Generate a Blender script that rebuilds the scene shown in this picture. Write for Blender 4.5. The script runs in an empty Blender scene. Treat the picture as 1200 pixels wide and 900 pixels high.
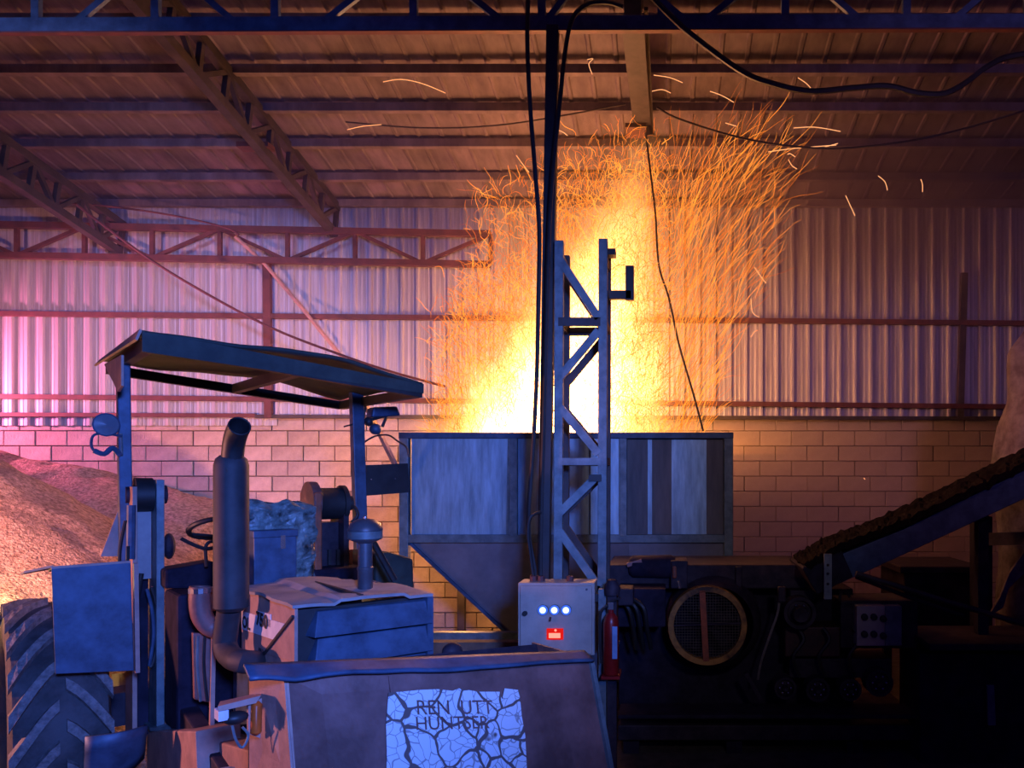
import bpy, bmesh, math, random
from mathutils import Vector, Matrix, noise
random.seed(7)
C = bpy.context.scene.collection
V = Vector
SC = bpy.context.scene
EYE = 2.1

# ------------------------------------------------------------------ camera
cd = bpy.data.cameras.new('camera')
cam = bpy.data.objects.new('camera', cd); C.objects.link(cam)
cam.location = (0, 0, EYE); cam.rotation_euler = (math.pi/2, 0, 0)
cd.sensor_width = 36; cd.lens = 27; cd.shift_x = -0.15; cd.shift_y = 110/1200
SC.camera = cam
SC.view_settings.view_transform = 'Standard'; SC.view_settings.look = 'None'
SC.view_settings.exposure = 0.0; SC.view_settings.gamma = 1
SC.cycles.use_denoising = True
SC.cycles.max_bounces = 5; SC.cycles.diffuse_bounces = 2; SC.cycles.glossy_bounces = 3
SC.cycles.transparent_max_bounces = 12; SC.cycles.volume_bounces = 0
SC.cycles.sample_clamp_indirect = 3.0
SC.cycles.volume_max_steps = 64

# ------------------------------------------------------------------ world
w = bpy.data.worlds.new('world'); SC.world = w; w.use_nodes = True
bg = w.node_tree.nodes['Background']
bg.inputs[0].default_value = (0.07, 0.045, 0.60, 1); bg.inputs[1].default_value = 0.13

# ------------------------------------------------------------------ lights
def lamp(name, kind, loc, col, power, size=0.3, target=None, spot=None, blend=0.5):
    d = bpy.data.lights.new(name, kind); d.color = col; d.energy = power
    if kind == 'AREA': d.shape = 'DISK'; d.size = size
    else: d.shadow_soft_size = size
    if kind == 'SPOT': d.spot_size = math.radians(spot); d.spot_blend = blend
    o = bpy.data.objects.new(name, d); C.objects.link(o); o.location = loc
    if target is not None:
        o.rotation_euler = (V(target)-V(loc)).to_track_quat('-Z', 'Y').to_euler()
    return o
# blue flood lamp on the yard side, right of the photographer
lamp('flood_light', 'SPOT', (0.9, -1.2, 2.95), (0.10, 0.225, 1.0), 2000, 0.25, (-3.2, 6.0, 2.15), 55, 0.85)
# dim neutral fill, added to brighten the mast and control box
lamp('mast_fill', 'SPOT', (1.2, -0.6, 3.6), (0.85, 0.72, 0.85), 120, 0.2, (-0.5, 5.4, 2.0), 44, 0.8)
# lavender fills added to brighten the back wall
lamp('wall_fill', 'SPOT', (-3.2, -1.0, 5.0), (0.40, 0.44, 1.0), 2300, 0.3, (-5.7, 9.9, 3.45), 30, 0.9)
lamp('wall_fill', 'SPOT', (2.2, -1.5, 4.6), (0.55, 0.30, 0.80), 420, 0.3, (3.0, 9.9, 3.9), 40, 0.9)
# pink work lamps at the left of the hall
lamp('work_light', 'SPOT', (-5.6, 3.0, 1.6), (1.0, 0.36, 0.30), 420, 0.10, (-2.5, 3.45, 1.3), 64, 0.5)
lamp('heap_light', 'SPOT', (-5.5, 3.0, 1.75), (1.0, 0.36, 0.27), 1500, 0.10, (-6.2, 7.0, 1.8), 66, 0.5)
lamp('wall_light', 'SPOT', (-10.3, 8.9, 3.1), (1.0, 0.20, 0.42), 1600, 0.15, (-7.0, 9.9, 3.25), 76, 0.9)
lamp('ground_light', 'POINT', (-4.85, 5.3, 1.25), (1.0, 0.62, 0.22), 34, 0.08)
# the fire itself
lamp('fire_light', 'POINT', (-1.15, 8.1, 3.2), (1.0, 0.40, 0.20), 310, 0.5)
lamp('fire_light', 'POINT', (-0.85, 7.9, 4.3), (1.0, 0.42, 0.24), 52, 0.5)
lamp('under_hopper_fill', 'POINT', (-2.35, 8.9, 1.35), (1.0, 0.42, 0.13), 90, 0.15)  # added bare light warming the wall under the hopper

# ------------------------------------------------------------------ materials
MATS = {}
def mat(name, c1, c2=None, rough=0.6, metal=0.0, scale=6.0, bump=0.0, bscale=40.0, rand=0.0, spec=0.5, detail=4, ramp=(0.35, 0.65), stretch=None):
    if name in MATS: return MATS[name]
    m = bpy.data.materials.new(name); m.use_nodes = True
    n = m.node_tree.nodes; l = m.node_tree.links; b = n['Principled BSDF']
    b.inputs['Roughness'].default_value = rough; b.inputs['Metallic'].default_value = metal
    b.inputs['Specular IOR Level'].default_value = spec
    tc = n.new('ShaderNodeTexCoord'); vec = tc.outputs['Object']
    if stretch:
        mp = n.new('ShaderNodeMapping'); mp.inputs['Scale'].default_value = stretch
        l.new(vec, mp.inputs['Vector']); vec = mp.outputs['Vector']
    if c2 is None: c2 = tuple(x*0.6 for x in c1)
    nt = n.new('ShaderNodeTexNoise'); nt.inputs['Scale'].default_value = scale; nt.inputs['Detail'].default_value = detail
    nt.inputs['Roughness'].default_value = 0.65
    l.new(vec, nt.inputs['Vector'])
    cr = n.new('ShaderNodeValToRGB')
    cr.color_ramp.elements[0].position = ramp[0]; cr.color_ramp.elements[1].position = ramp[1]
    cr.color_ramp.elements[0].color = (*c2, 1); cr.color_ramp.elements[1].color = (*c1, 1)
    l.new(nt.outputs['Fac'], cr.inputs['Fac']); col = cr.outputs['Color']
    if rand:
        oi = n.new('ShaderNodeObjectInfo'); hs = n.new('ShaderNodeHueSaturation')
        mr = n.new('ShaderNodeMapRange'); mr.inputs['To Min'].default_value = 1-rand; mr.inputs['To Max'].default_value = 1+rand
        l.new(oi.outputs['Random'], mr.inputs['Value']); l.new(mr.outputs['Result'], hs.inputs['Value'])
        l.new(col, hs.inputs['Color']); col = hs.outputs['Color']
    l.new(col, b.inputs['Base Color'])
    if bump:
        n2 = n.new('ShaderNodeTexNoise'); n2.inputs['Scale'].default_value = bscale; n2.inputs['Detail'].default_value = 3
        l.new(vec, n2.inputs['Vector'])
        bp = n.new('ShaderNodeBump'); bp.inputs['Strength'].default_value = bump; bp.inputs['Distance'].default_value = 0.02
        l.new(n2.outputs['Fac'], bp.inputs['Height']); l.new(bp.outputs['Normal'], b.inputs['Normal'])
    MATS[name] = m
    return m
def emit(name, col, s, sample=True):
    if name in MATS: return MATS[name]
    m = bpy.data.materials.new(name); m.use_nodes = True
    n = m.node_tree.nodes; l = m.node_tree.links
    n.remove(n['Principled BSDF']); e = n.new('ShaderNodeEmission')
    e.inputs[0].default_value = (*col, 1); e.inputs[1].default_value = s
    l.new(e.outputs[0], n['Material Output'].inputs['Surface'])
    if not sample: m.cycles.emission_sampling = 'NONE'
    MATS[name] = m
    return m
CONC = mat('dirty_concrete', (.10, .085, .075), (.05, .042, .038), .9, bump=.4, bscale=25)
BLOCK = mat('concrete_block', (.50, .42, .36), (.36, .30, .26), .92, scale=5, bump=.35, bscale=60, rand=.12)
PLASTER = mat('slurried_block', (.42, .33, .28), (.34, .27, .23), .92, scale=3, bump=.2, bscale=50, rand=.04)
MORTAR = mat('mortar', (.22, .19, .17), None, .95, bump=.3)
GALV = mat('galvanised_sheet', (.66, .64, .66), (.36, .34, .38), .5, .25, scale=3, rand=.08, stretch=(7, 7, .22), bump=.05, bscale=5, ramp=(.3, .7))
ROOFM = mat('sooty_roof_sheet', (.235, .185, .195), (.12, .09, .105), .7, .1, scale=1.6, rand=.10, stretch=(3, .6, 1))
OXIDE = mat('red_oxide_steel', (.17, .055, .05), (.09, .035, .035), .6, .1)
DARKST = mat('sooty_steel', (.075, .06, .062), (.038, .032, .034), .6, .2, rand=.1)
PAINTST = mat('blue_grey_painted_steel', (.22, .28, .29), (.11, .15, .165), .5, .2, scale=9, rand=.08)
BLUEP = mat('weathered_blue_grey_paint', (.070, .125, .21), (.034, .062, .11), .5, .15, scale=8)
BLACK = mat('black_paint', (.03, .03, .034), (.015, .015, .017), .5)
RUBBER = mat('black_rubber', (.026, .026, .028), (.013, .013, .014), .55)
TYRE = mat('dusty_tyre_rubber', (.10, .095, .10), (.035, .034, .036), .8, scale=5, bump=.25, bscale=60)
LUGM = mat('pale_tyre_lug', (.26, .245, .24), (.12, .115, .115), .8, scale=30, bump=.4, bscale=90)  # lugs paler than the casing between them
RUSTY = mat('worn_rusty_steel', (.31, .15, .13), (.15, .07, .06), .55, .15, scale=4, bump=.12, bscale=30)
PALEPAINT = mat('lamplit_pale_paint', (.55, .33, .26), (.36, .22, .19), .6, scale=7, bump=.1)  # pinkish paint carries the left lamp's light on the tractor's left faces
REDST = mat('rust_red_paint', (.48, .11, .04), (.20, .07, .04), .6, scale=9, bump=.2)
HOODTOP = mat('dusty_grey_hood', (.42, .38, .36), (.27, .24, .24), .7, scale=4)
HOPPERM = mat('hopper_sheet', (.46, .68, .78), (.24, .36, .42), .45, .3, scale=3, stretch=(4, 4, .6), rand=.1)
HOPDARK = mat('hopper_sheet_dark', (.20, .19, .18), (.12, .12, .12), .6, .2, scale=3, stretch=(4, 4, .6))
FUNNEL = mat('funnel_sheet', (.28, .26, .28), (.18, .17, .19), .6, .2, scale=2.5)
PANELBOX = mat('control_box_paint', (.46, .42, .36), (.34, .31, .27), .5, scale=6)
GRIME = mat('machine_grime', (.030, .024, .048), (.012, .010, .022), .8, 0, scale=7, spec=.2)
CRUST = mat('sooty_dirt', (.016, .011, .011), (.006, .005, .005), 1.0, 0, scale=9, spec=.05)
GRIME2 = mat('machine_grime_worn', (.052, .038, .052), (.018, .014, .026), .65, .1, scale=9, spec=.3)
CANVAS = mat('dark_green_canopy', (.045, .06, .05), (.022, .03, .026), .7, scale=6)
TARP = mat('crinkled_tarp', (.24, .34, .33), (.02, .03, .03), .4, scale=11, bump=1.0, bscale=14, detail=6)  # dark blotches put wrinkle shade into the colour
HEAPM = mat('sawdust', (.78, .52, .40), (.24, .13, .10), .95, scale=26, bump=1.0, bscale=48, detail=8, ramp=(.32, .62))
MUFF = mat('sooty_muffler', (.055, .055, .062), (.03, .03, .036), .65, .1)
MUFF2 = mat('dark_blue_paint', (.09, .10, .12), (.05, .055, .07), .45, .1)
CHROME = mat('worn_chrome', (.6, .6, .62), None, .25, .9)
CLOTH = mat('dusty_sackcloth', (.20, .17, .19), (.10, .08, .09), .95, scale=9, bump=.4, bscale=25)
REDX = mat('extinguisher_red', (.30, .012, .012), None, .35)
LABELB = mat('blue_label', (.25, .45, .75), None, .5)
WHITEP = mat('white_sticker', (.86, .86, .9), (.66, .66, .72), .6, scale=12)
INK = mat('dark_ink', (.02, .02, .03), None, .6)
AMBER = mat('amber_lens', (.80, .13, .02), None, .3)
GLASS = mat('dull_lamp_glass', (.25, .28, .33), None, .15)
RING = mat('firelit_guard_paint', (.50, .24, .05), (.06, .03, .015), .55, scale=3.2, ramp=(.42, .58))  # orange firelight on the guard ring put into its paint
WOOD = mat('dusty_timber', (.24, .17, .12), (.13, .09, .07), .8)

# ------------------------------------------------------------------ mesh building
class MB:
    def __init__(s): s.v = []; s.f = []
    def add(s, vs, fs):
        b = len(s.v); s.v += [V(x) for x in vs]; s.f += [tuple(b+i for i in f) for f in fs]; return s
    def hexa(s, p):                                    # 4 bottom (ccw) + 4 top
        return s.add(p, [(3,2,1,0),(4,5,6,7),(0,1,5,4),(1,2,6,5),(2,3,7,6),(3,0,4,7)])
    def box(s, lo, hi):
        (a,b,c),(d,e,f) = lo, hi
        return s.hexa([(a,b,c),(d,b,c),(d,e,c),(a,e,c),(a,b,f),(d,b,f),(d,e,f),(a,e,f)])
    def bar(s, p, q, wd, ht, up=(0,0,1)):              # box section from p to q
        p, q = V(p), V(q); d = (q-p).normalized(); u = V(up)
        if abs(d.dot(u)) > .98: u = V((0,1,0))
        x = d.cross(u).normalized(); y = x.cross(d).normalized()
        a, b = x*wd/2, y*ht/2
        return s.hexa([p-a-b, p+a-b, q+a-b, q-a-b, p-a+b, p+a+b, q+a+b, q-a+b])
    def angle(s, p, q, wd, t=.008, up=(0,0,1)):        # L section
        p, q = V(p), V(q); d = (q-p).normalized(); u = V(up)
        if abs(d.dot(u)) > .98: u = V((0,1,0))
        x = d.cross(u).normalized(); y = x.cross(d).normalized()
        s.bar(p+y*wd/2, q+y*wd/2, t, wd, y); s.bar(p+x*wd/2, q+x*wd/2, wd, t, y); return s
    def tube(s, pts, r, n=8, cap=True):
        pts = [V(p) for p in pts]; R = r if isinstance(r, (list, tuple)) else [r]*len(pts)
        b = len(s.v); up = None
        for i, p in enumerate(pts):
            d = (pts[min(i+1, len(pts)-1)]-pts[max(i-1, 0)])
            d = d.normalized() if d.length > 1e-9 else V((0,0,1))
            if up is None: up = V((0,0,1)) if abs(d.z) < .9 else V((1,0,0))
            x = d.cross(up).normalized(); up = x.cross(d).normalized()
            for k in range(n):
                a = 2*math.pi*k/n; s.v.append(p+(x*math.cos(a)+up*math.sin(a))*R[i])
        for i in range(len(pts)-1):
            for k in range(n):
                k2 = (k+1) % n
                s.f.append((b+i*n+k, b+i*n+k2, b+(i+1)*n+k2, b+(i+1)*n+k))
        if cap:
            s.f.append(tuple(b+k for k in range(n))[::-1]); s.f.append(tuple(b+(len(pts)-1)*n+k for k in range(n)))
        return s
    def lathe(s, prof, c=(0,0,0), axis='z', n=24):     # prof: (r, h)
        c = V(c); b = len(s.v)
        for r, h in prof:
            for k in range(n):
                a = 2*math.pi*k/n; x, y = r*math.cos(a), r*math.sin(a)
                s.v.append(c+V({'z':(x,y,h), 'y':(x,h,y), 'x':(h,x,y)}[axis]))
        for i in range(len(prof)-1):
            for k in range(n):
                k2 = (k+1) % n; s.f.append((b+i*n+k, b+i*n+k2, b+(i+1)*n+k2, b+(i+1)*n+k))
        return s
    def sheet(s, pts, t):                              # polygon extruded along its normal by t
        pts = [V(p) for p in pts]
        nn = V((0,0,0))
        for i in range(len(pts)): nn += pts[i].cross(pts[(i+1) % len(pts)])
        nn.normalize(); m = len(pts)
        if abs(nn.y) > .3: nn = nn if nn.y < 0 else -nn          # thickness goes away from the yard side
        elif abs(nn.x) > .5: nn = nn if nn.x < 0 else -nn
        s.add(pts+[p-nn*t for p in pts], [tuple(range(m)), tuple(range(2*m-1, m-1, -1))]+[(i, m+i, m+(i+1) % m, (i+1) % m) for i in range(m)])
        return s
    def grid(s, fn, nu, nv):
        s.add([fn(i/nu, j/nv) for j in range(nv+1) for i in range(nu+1)],
              [(j*(nu+1)+i, j*(nu+1)+i+1, (j+1)*(nu+1)+i+1, (j+1)*(nu+1)+i) for j in range(nv) for i in range(nu)]); return s
    def ball(s, c, r, nu=12, nv=8, sc=(1,1,1)):
        c = V(c)
        return s.grid(lambda u, v: c+V((r*sc[0]*math.cos(2*math.pi*u)*math.sin(math.pi*v), r*sc[1]*math.sin(2*math.pi*u)*math.sin(math.pi*v), r*sc[2]*math.cos(math.pi*v))), nu, nv)
    def mesh(s, name, m, off=(0,0,0), smooth=False):
        me = bpy.data.meshes.new(name); o = V(off)
        me.from_pydata([tuple(p-o) for p in s.v], [], s.f); me.materials.append(m)
        bm = bmesh.new(); bm.from_mesh(me); bmesh.ops.recalc_face_normals(bm, faces=bm.faces); bm.to_mesh(me); bm.free()
        if smooth:
            for p in me.polygons: p.use_smooth = True
            try: me.set_sharp_from_angle(angle=math.radians(40))
            except Exception: pass
        return me
    # parts are given in the coordinates of their thing's frame: world coordinates unless the thing is turned
    def build(s, name, m, parent=None, smooth=False, bevel=0, solid=0):
        off = V((0,0,0))
        if parent is not None and not parent.get('_local'): off = ROOTS[parent.name]
        o = bpy.data.objects.new(name, s.mesh(name, m, off, smooth)); C.objects.link(o)
        if parent is not None:
            o.parent = parent
            ROOTS[o.name] = off
            if parent.get('_local'): o['_local'] = 1
        else: ROOTS[o.name] = V((0,0,0))
        if solid:
            md = o.modifiers.new('solid', 'SOLIDIFY'); md.thickness = solid; md.offset = 0
        if bevel:
            md = o.modifiers.new('bevel', 'BEVEL'); md.width = bevel; md.segments = 2; md.limit_method = 'ANGLE'
        return o
ROOTS = {}
def tag(o, label=None, cat=None, group=None, kind=None):
    if label: o['label'] = label
    if cat: o['category'] = cat
    if group: o['group'] = group
    if kind: o['kind'] = kind
    return o
def thing(name, loc, label=None, cat=None, group=None, kind=None, rotz=0):
    o = bpy.data.objects.new(name, None); C.objects.link(o); o.location = loc
    o.rotation_euler = (0, 0, rotz); o.empty_display_size = .1
    ROOTS[o.name] = V(loc)
    return tag(o, label, cat, group, kind)
def P(px, py, Y):                                      # a point of the hall at depth Y
    return V(((px-780)/900*Y, Y, EYE+(560-py)/900*Y))
def smoothpath(pts, k=6):                              # Catmull-Rom
    pts = [V(p) for p in pts]; out = []
    for i in range(len(pts)-1):
        a, b, c, d = pts[max(i-1, 0)], pts[i], pts[i+1], pts[min(i+2, len(pts)-1)]
        for j in range(k):
            t = j/k
            out.append(.5*((2*b)+(c-a)*t+(2*a-5*b+4*c-d)*t*t+(3*b-a-3*c+d)*t**3))
    return out+[pts[-1]]
def instance(me, name, parent, loc, rot=(0,0,0)):      # another piece sharing mesh data; loc in the parent's frame
    o = bpy.data.objects.new(name, me); C.objects.link(o); o.parent = parent; o.location = loc; o.rotation_euler = rot
    return o

# ================================================================== structure
WY = 9.9
XL, XR = -11.0, 7.0
f = MB().box((XL, -4, -.2), (XR, WY+.3, 0)).build('floor', CONC); tag(f, kind='structure')
RS = .18
def roofz(y): return 5.64+RS*(WY-y)

# ---- back wall: block wall below, corrugated sheets above
wb = thing('wall_back', (0, WY, 0), kind='structure')
MB().box((XL, WY+.02, 0), (XR, WY+.2, 2.90)).build('mortar', MORTAR, wb)
BW, BH = .405, .195
def blockmesh(nm, m, gap, dep=.03):
    mb = MB(); x, z = BW/2-gap, BH/2-gap; b = .006
    mb.add([(-x,.03,-z),(x,.03,-z),(x,.03,z),(-x,.03,z),(-x,-dep+b,-z),(x,-dep+b,-z),(x,-dep+b,z),(-x,-dep+b,z),
            (-x+b,-dep,-z+b),(x-b,-dep,-z+b),(x-b,-dep,z-b),(-x+b,-dep,z-b)],
           [(0,1,2,3),(0,4,5,1),(1,5,6,2),(2,6,7,3),(3,7,4,0),(4,8,9,5),(5,9,10,6),(6,10,11,7),(7,11,8,4),(8,11,10,9)])
    return mb.mesh(nm, m)
bl_l = blockmesh('block', BLOCK, .006); bl_r = blockmesh('slurried_block', PLASTER, .0028, .022)
hidden = MB(); nblk = 0
for j in range(15):
    z = 2.90-BH*(j+.5)
    if z < 0: break
    for i in range(-28, 18):
        x = i*BW+(BW/2 if j % 2 else 0)
        px, py = 780+x/WY*900, 560-(z-EYE)/WY*900
        lf = px < 490 and py < 545+(75 if px > 180 else 0)
        md = 470 < px < 640 and 620 < py < 770
        rt = px > 845 and py < 690 and px < 1215
        if (lf and px > -15 or md or rt) and nblk < 300:
            nblk += 1
            o = instance(bl_r if rt else bl_l, 'block', wb, (x+random.uniform(-.003, .003), random.uniform(-.004, .004) if not rt else 0, z))
            if lf: o.rotation_euler = (0, random.uniform(-.006, .006), 0)
        else:
            hidden.box((x-BW/2+.006, WY-.028, z-BH/2+.006), (x+BW/2-.006, WY+.03, z+BH/2-.006))
tag(hidden.build('hidden_blocks', BLOCK, wb), kind='stuff')

def corr(width, length, rib=.2, depth=.035, fl=-.0035):
    """a corrugated steel sheet in x (width) and z (length), ribs towards -y, with fine flutes between the ribs"""
    xs = []; n = round(width/rib)
    for k in range(n):
        b = k*rib
        xs += [(b, 0), (b+.014, -depth), (b+.040, -depth), (b+.054, 0), (b+.085, 0), (b+.093, fl), (b+.107, fl), (b+.115, 0), (b+.142, 0), (b+.150, fl), (b+.164, fl), (b+.172, 0)]
    xs.append((width+.02, 0))
    mb = MB()
    for x, y in xs: mb.v += [V((x, y, 0)), V((x, y, length))]
    for i in range(len(xs)-1): mb.f.append((2*i, 2*i+2, 2*i+3, 2*i+1))
    return mb
ws = corr(1.0, 2.9).mesh('corrugated_sheet', GALV)
ws2 = corr(1.0, 2.78).mesh('corrugated_sheet', GALV)
for k in range(18):
    x = XL+k*1.0
    low = x < -5.6
    o = instance(ws if low else ws2, 'corrugated_sheet', wb, (x, -.05-(.006 if k % 2 else 0), 2.77 if low else 2.88))
    o.modifiers.new('solid', 'SOLIDIFY').thickness = .002
def wbar(x0, y0, x1, y1, d, h, name='girt', m=OXIDE, par=wb):
    a, b = P(x0, y0, WY-.13), P(x1, y1, WY-.13)
    return MB().bar(a, b, d, h).build(name, m, par)
for (y0, y1) in ((368, 378), (465, 476)): wbar(-160, y0-2, 1420, y1+3, .06, .06)
wbar(-160, 485, 300, 487, .05, .05, 'sill_rail'); wbar(300, 488, 1420, 491, .06, .045, 'sill_rail', DARKST)
MB().bar(P(313, 308, WY-.14), P(315, 490, WY-.14), .09, .06).build('wall_post', OXIDE, wb)
MB().bar(P(1130, 320, WY-.12), P(1125, 490, WY-.12), .08, .05).build('wall_post', DARKST, wb)

# ---- side walls out of the frame
for nm, x, s in (('wall_left', XL, 1), ('wall_right', XR, -1)):
    tag(MB().box((x-.1, -4, 0), (x+.1, WY+.2, 6)).build(nm, CONC), kind='structure')

# ---- roof
ce = thing('ceiling', (0, WY, 5.64), kind='structure')
ang = math.atan(RS)
YS = 7.62
L1 = (WY-YS)/math.cos(ang)+.15; L2 = 4.4/math.cos(ang)
rs1 = corr(1.0, L1, .25, .014, 0).mesh('roof_sheet', ROOFM); rs2 = corr(1.0, L2, .25, .014, 0).mesh('roof_sheet', ROOFM)
for k in range(18):
    x = XL+k*1.0
    for me, y0, dz in ((rs1, WY, 0), (rs2, YS, .03)):
        o = bpy.data.objects.new('roof_sheet', me); C.objects.link(o); o.parent = ce
        zax = V((0, -math.cos(ang), math.sin(ang))); xax = V((1, 0, 0)); yax = zax.cross(xax)
        if yax.z < 0: yax = -yax
        R = Matrix((xax, yax, zax)).transposed().to_4x4()
        o.matrix_local = Matrix.Translation(V((x, y0-WY, roofz(y0)-5.64+dz+(.004 if k % 2 else 0)))) @ R
        o.modifiers.new('solid', 'SOLIDIFY').thickness = .002
for y in (9.75, 9.17, 8.52, 7.92, 7.37, 6.75, 6.15, 5.0, 4.4):
    MB().box((XL, y-.035, roofz(y)-.125), (XR, y+.035, roofz(y)-.04)).build('purlin', ROOFM, ce)

# ================================================================== roof trusses and girders
def lattice(name, label, a, b, up, h, n, wd, m, cat='truss', group=None, tops=True, diag=True, start=0, verts=True):
    """parallel-chord lattice girder; a, b are the ends of the bottom chord"""
    a, b, up = V(a), V(b), V(up)
    r = thing(name, a, label, cat, group)
    MB().bar(a, b, wd, wd, up).build('bottom_chord', m, r)
    if tops: MB().bar(a+up*h, b+up*h, wd, wd, up).build('top_chord', m, r)
    for k in range(n+1):
        p = a.lerp(b, k/n)
        if verts: MB().bar(p, p+up*h, wd*.6, wd*.6, (0,1,0)).build('web_post', m, r)
        if k < n and diag:
            q = a.lerp(b, (k+1)/n)
            p0, q0 = (p, q+up*h) if (k+start) % 2 == 0 else (p+up*h, q)
            MB().bar(p0, q0, wd*.55, wd*.55, (0,1,0)).build('web_diagonal', m, r)
    return r
# girder on the back wall
lattice('lattice_girder', 'red-brown lattice girder along the back wall under the roof edge, ending at the sparks',
        P(-218, 295, WY-.32), P(575, 310, WY-.32), (0, 0, 1), .38, 10, .075, OXIDE, start=1)
# girder across the front
Zt = 5.5
gr = thing('lattice_girder', P(-60, 33, Zt), 'dark steel lattice girder crossing the hall overhead at the top of the pole', 'truss')
MB().bar(P(-180, 31, Zt), P(1400, 25, Zt), .035, .10).build('bottom_chord', BLUEP, gr)
MB().bar(P(-180, 40, Zt), P(1400, 34, Zt), .045, .010).build('bottom_flange', OXIDE, gr)  # red strip puts firelight on the chord's underside into colour
MB().bar(P(-180, -52, Zt), P(1400, -58, Zt), .035, .10).build('top_chord', BLUEP, gr)
for x in (-100, 43, 183, 323, 485, 635, 775, 920, 1062, 1205, 1350):
    MB().bar(P(x, 26, Zt), P(x, -52, Zt), .055, .04, (0,1,0)).build('web_post', BLUEP, gr)
for x0, x1 in ((90, 183), (275, 183), (380, 480), (590, 490), (640, 700), (805, 710), (825, 920), (1010, 920), (1115, 1205), (0, -100), (1300, 1210)):
    MB().bar(P(x0, 26, Zt), P(x1, -52, Zt), .045, .03, (0,1,0)).build('web_diagonal', BLUEP, gr)
# rafters: they run down the slope to the back wall
def rafter(label, xw, zw, y0, m):
    y1 = WY-.2
    dz = lambda y: zw+RS*(y1-y)
    a, b = V((xw, y1, dz(y1))), V((xw, y0, dz(y0)))
    up = V((0, RS, 1)).normalized()
    r = thing('rafter_truss', a, label, 'truss')
    MB().bar(a, b, .09, .09, up).build('bottom_chord', m, r)
    MB().bar(a+up*.36, b+up*.36, .09, .09, up).build('top_chord', m, r)
    n = 16
    for k in range(n):
        p, q = a.lerp(b, k/n), a.lerp(b, (k+1)/n)
        MB().bar(p, p+up*.36, .05, .05, (1,0,0)).build('web_post', m, r)
        MB().bar(*((p, q+up*.36) if k % 2 else (p+up*.36, q)), .045, .045, (1,0,0)).build('web_diagonal', m, r)
    return r
RA = rafter('long rafter truss slanting under the roof behind the left half of the girder', -4.18, 5.18, 3.2, DARKST)
MB().bar(P(281, 172, 8.0), P(318, 172, 8.0), .14, .05).build('splice_bracket', OXIDE, RA)
rafter('low rafter truss over the sawdust heap, meeting the wall girder near its left end', -6.9, 4.95, 4.2, DARKST)
# solid rafter at the right, ends in a bracket
r = thing('rafter_beam', P(751, 155, 7.9), 'short deep box rafter hanging above the fire, ending in a flat bracket', 'beam')
a, b = P(753, 140, 7.9), P(741, 8, 5.9)
MB().bar(a, b, .13, .20).build('web', DARKST, r)
MB().bar(a-V((0,0,.11)), b-V((0,0,.11)), .175, .02).build('bottom_flange', DARKST, r)
MB().bar(P(764, 148, 7.88), P(757, 10, 5.95), .03, .03).build('edge_rod', DARKST, r)
MB().box(P(734, 157, 7.95), P(757, 149, 7.7)).build('end_bracket', OXIDE, r)
MB().tube([P(760, 150, 7.8), P(762, 160, 7.8)], .05, 8).build('eye_bolt', DARKST, r)
MB().bar(P(752, 148, 7.85), P(752, 118, 7.85), .12, .12).build('hanger', DARKST, r)

# ---- cables, wires, rods
def cable(name, label, pts, r, m=RUBBER, cat='cable', k=6, n=6):
    o = MB().tube(smoothpath(pts, k), r, n).build(name, m, smooth=True)
    return tag(o, label, cat)
cable('power_cable', 'thick black cable sagging from the girder to the right edge', [P(762, -6, 5.3), P(785, 18, 5.3), P(812, 42, 5.3), P(868, 83, 5.3), P(905, 98, 5.3), P(950, 107, 5.3), P(1000, 103, 5.3), P(1040, 101, 5.3), P(1075, 109, 5.3), P(1105, 110, 5.3), P(1130, 98, 5.3), P(1160, 76, 5.3), P(1190, 65, 5.3), P(1260, 58, 5.3)], .020)
cable('power_cable', 'black cable hanging straight along the left side of the pole', [P(619, -8, 5.3), P(618, 50, 5.3), P(621, 120, 5.3), P(627, 200, 5.3), P(632, 270, 5.3), P(631, 350, 5.3), P(629, 440, 5.3), P(625, 520, 5.3), P(620, 590, 5.3), P(620, 630, 5.3), P(626, 664, 5.3), P(628, 690, 5.3)], .016)
cable('power_cable', 'black cable looping over the girder and down the right side of the pole', [P(730, 8, 5.35), P(712, 3, 5.35), P(690, 5, 5.35), P(672, 20, 5.35), P(663, 55, 5.35), P(656, 120, 5.36), P(648, 200, 5.36), P(643, 280, 5.37), P(640, 380, 5.37), P(637, 500, 5.37), P(634, 600, 5.37), P(633, 690, 5.3)], .016)
cable('power_cable', 'short black cable looped beside the control box below the pole', [P(634, 600, 5.32), P(622, 606, 5.28), P(619, 625, 5.28), P(622, 650, 5.28), P(627, 690, 5.28)], .012)
cable('overhead_wire', 'thin wire sagging under the roof left of the pole', [P(405, 143, 7.2), P(500, 150, 7.2), P(600, 145, 7.2), P(733, 122, 7.2)], .007, DARKST)
cable('overhead_wire', 'thin wire sagging across the smoke right of the sparks', [P(770, 126, 7.0), P(800, 141, 7.0), P(880, 164, 7.0), P(970, 174, 7.0), P(1060, 166, 7.0), P(1140, 148, 7.0), P(1230, 120, 7.0)], .009, DARKST)
cable('hanging_chain', 'thin chain hanging from the box rafter down through the sparks', [P(757, 158, 7.7), P(762, 200, 7.6), P(768, 250, 7.55), P(772, 310, 7.5), P(784, 350, 7.45), P(796, 405, 7.4), P(812, 460, 7.35), P(824, 505, 7.3)], .011, DARKST, 'chain')
cable('stay_cable', 'dark cable running down from the low rafter to behind the canopy tip', [P(90, 240, 8.6), P(170, 300, 8.6), P(240, 343, 8.6), P(320, 385, 8.6), P(400, 416, 8.6), P(460, 436, 8.6), P(522, 453, 8.6)], .016, OXIDE)
cable('overhead_wire', 'thin wire drooping across the top of the wall above the girder', [P(40, 236, 9.2), P(120, 241, 9.2), P(200, 252, 9.2), P(262, 266, 9.2), P(280, 275, 9.2)], .012, OXIDE)
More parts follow.
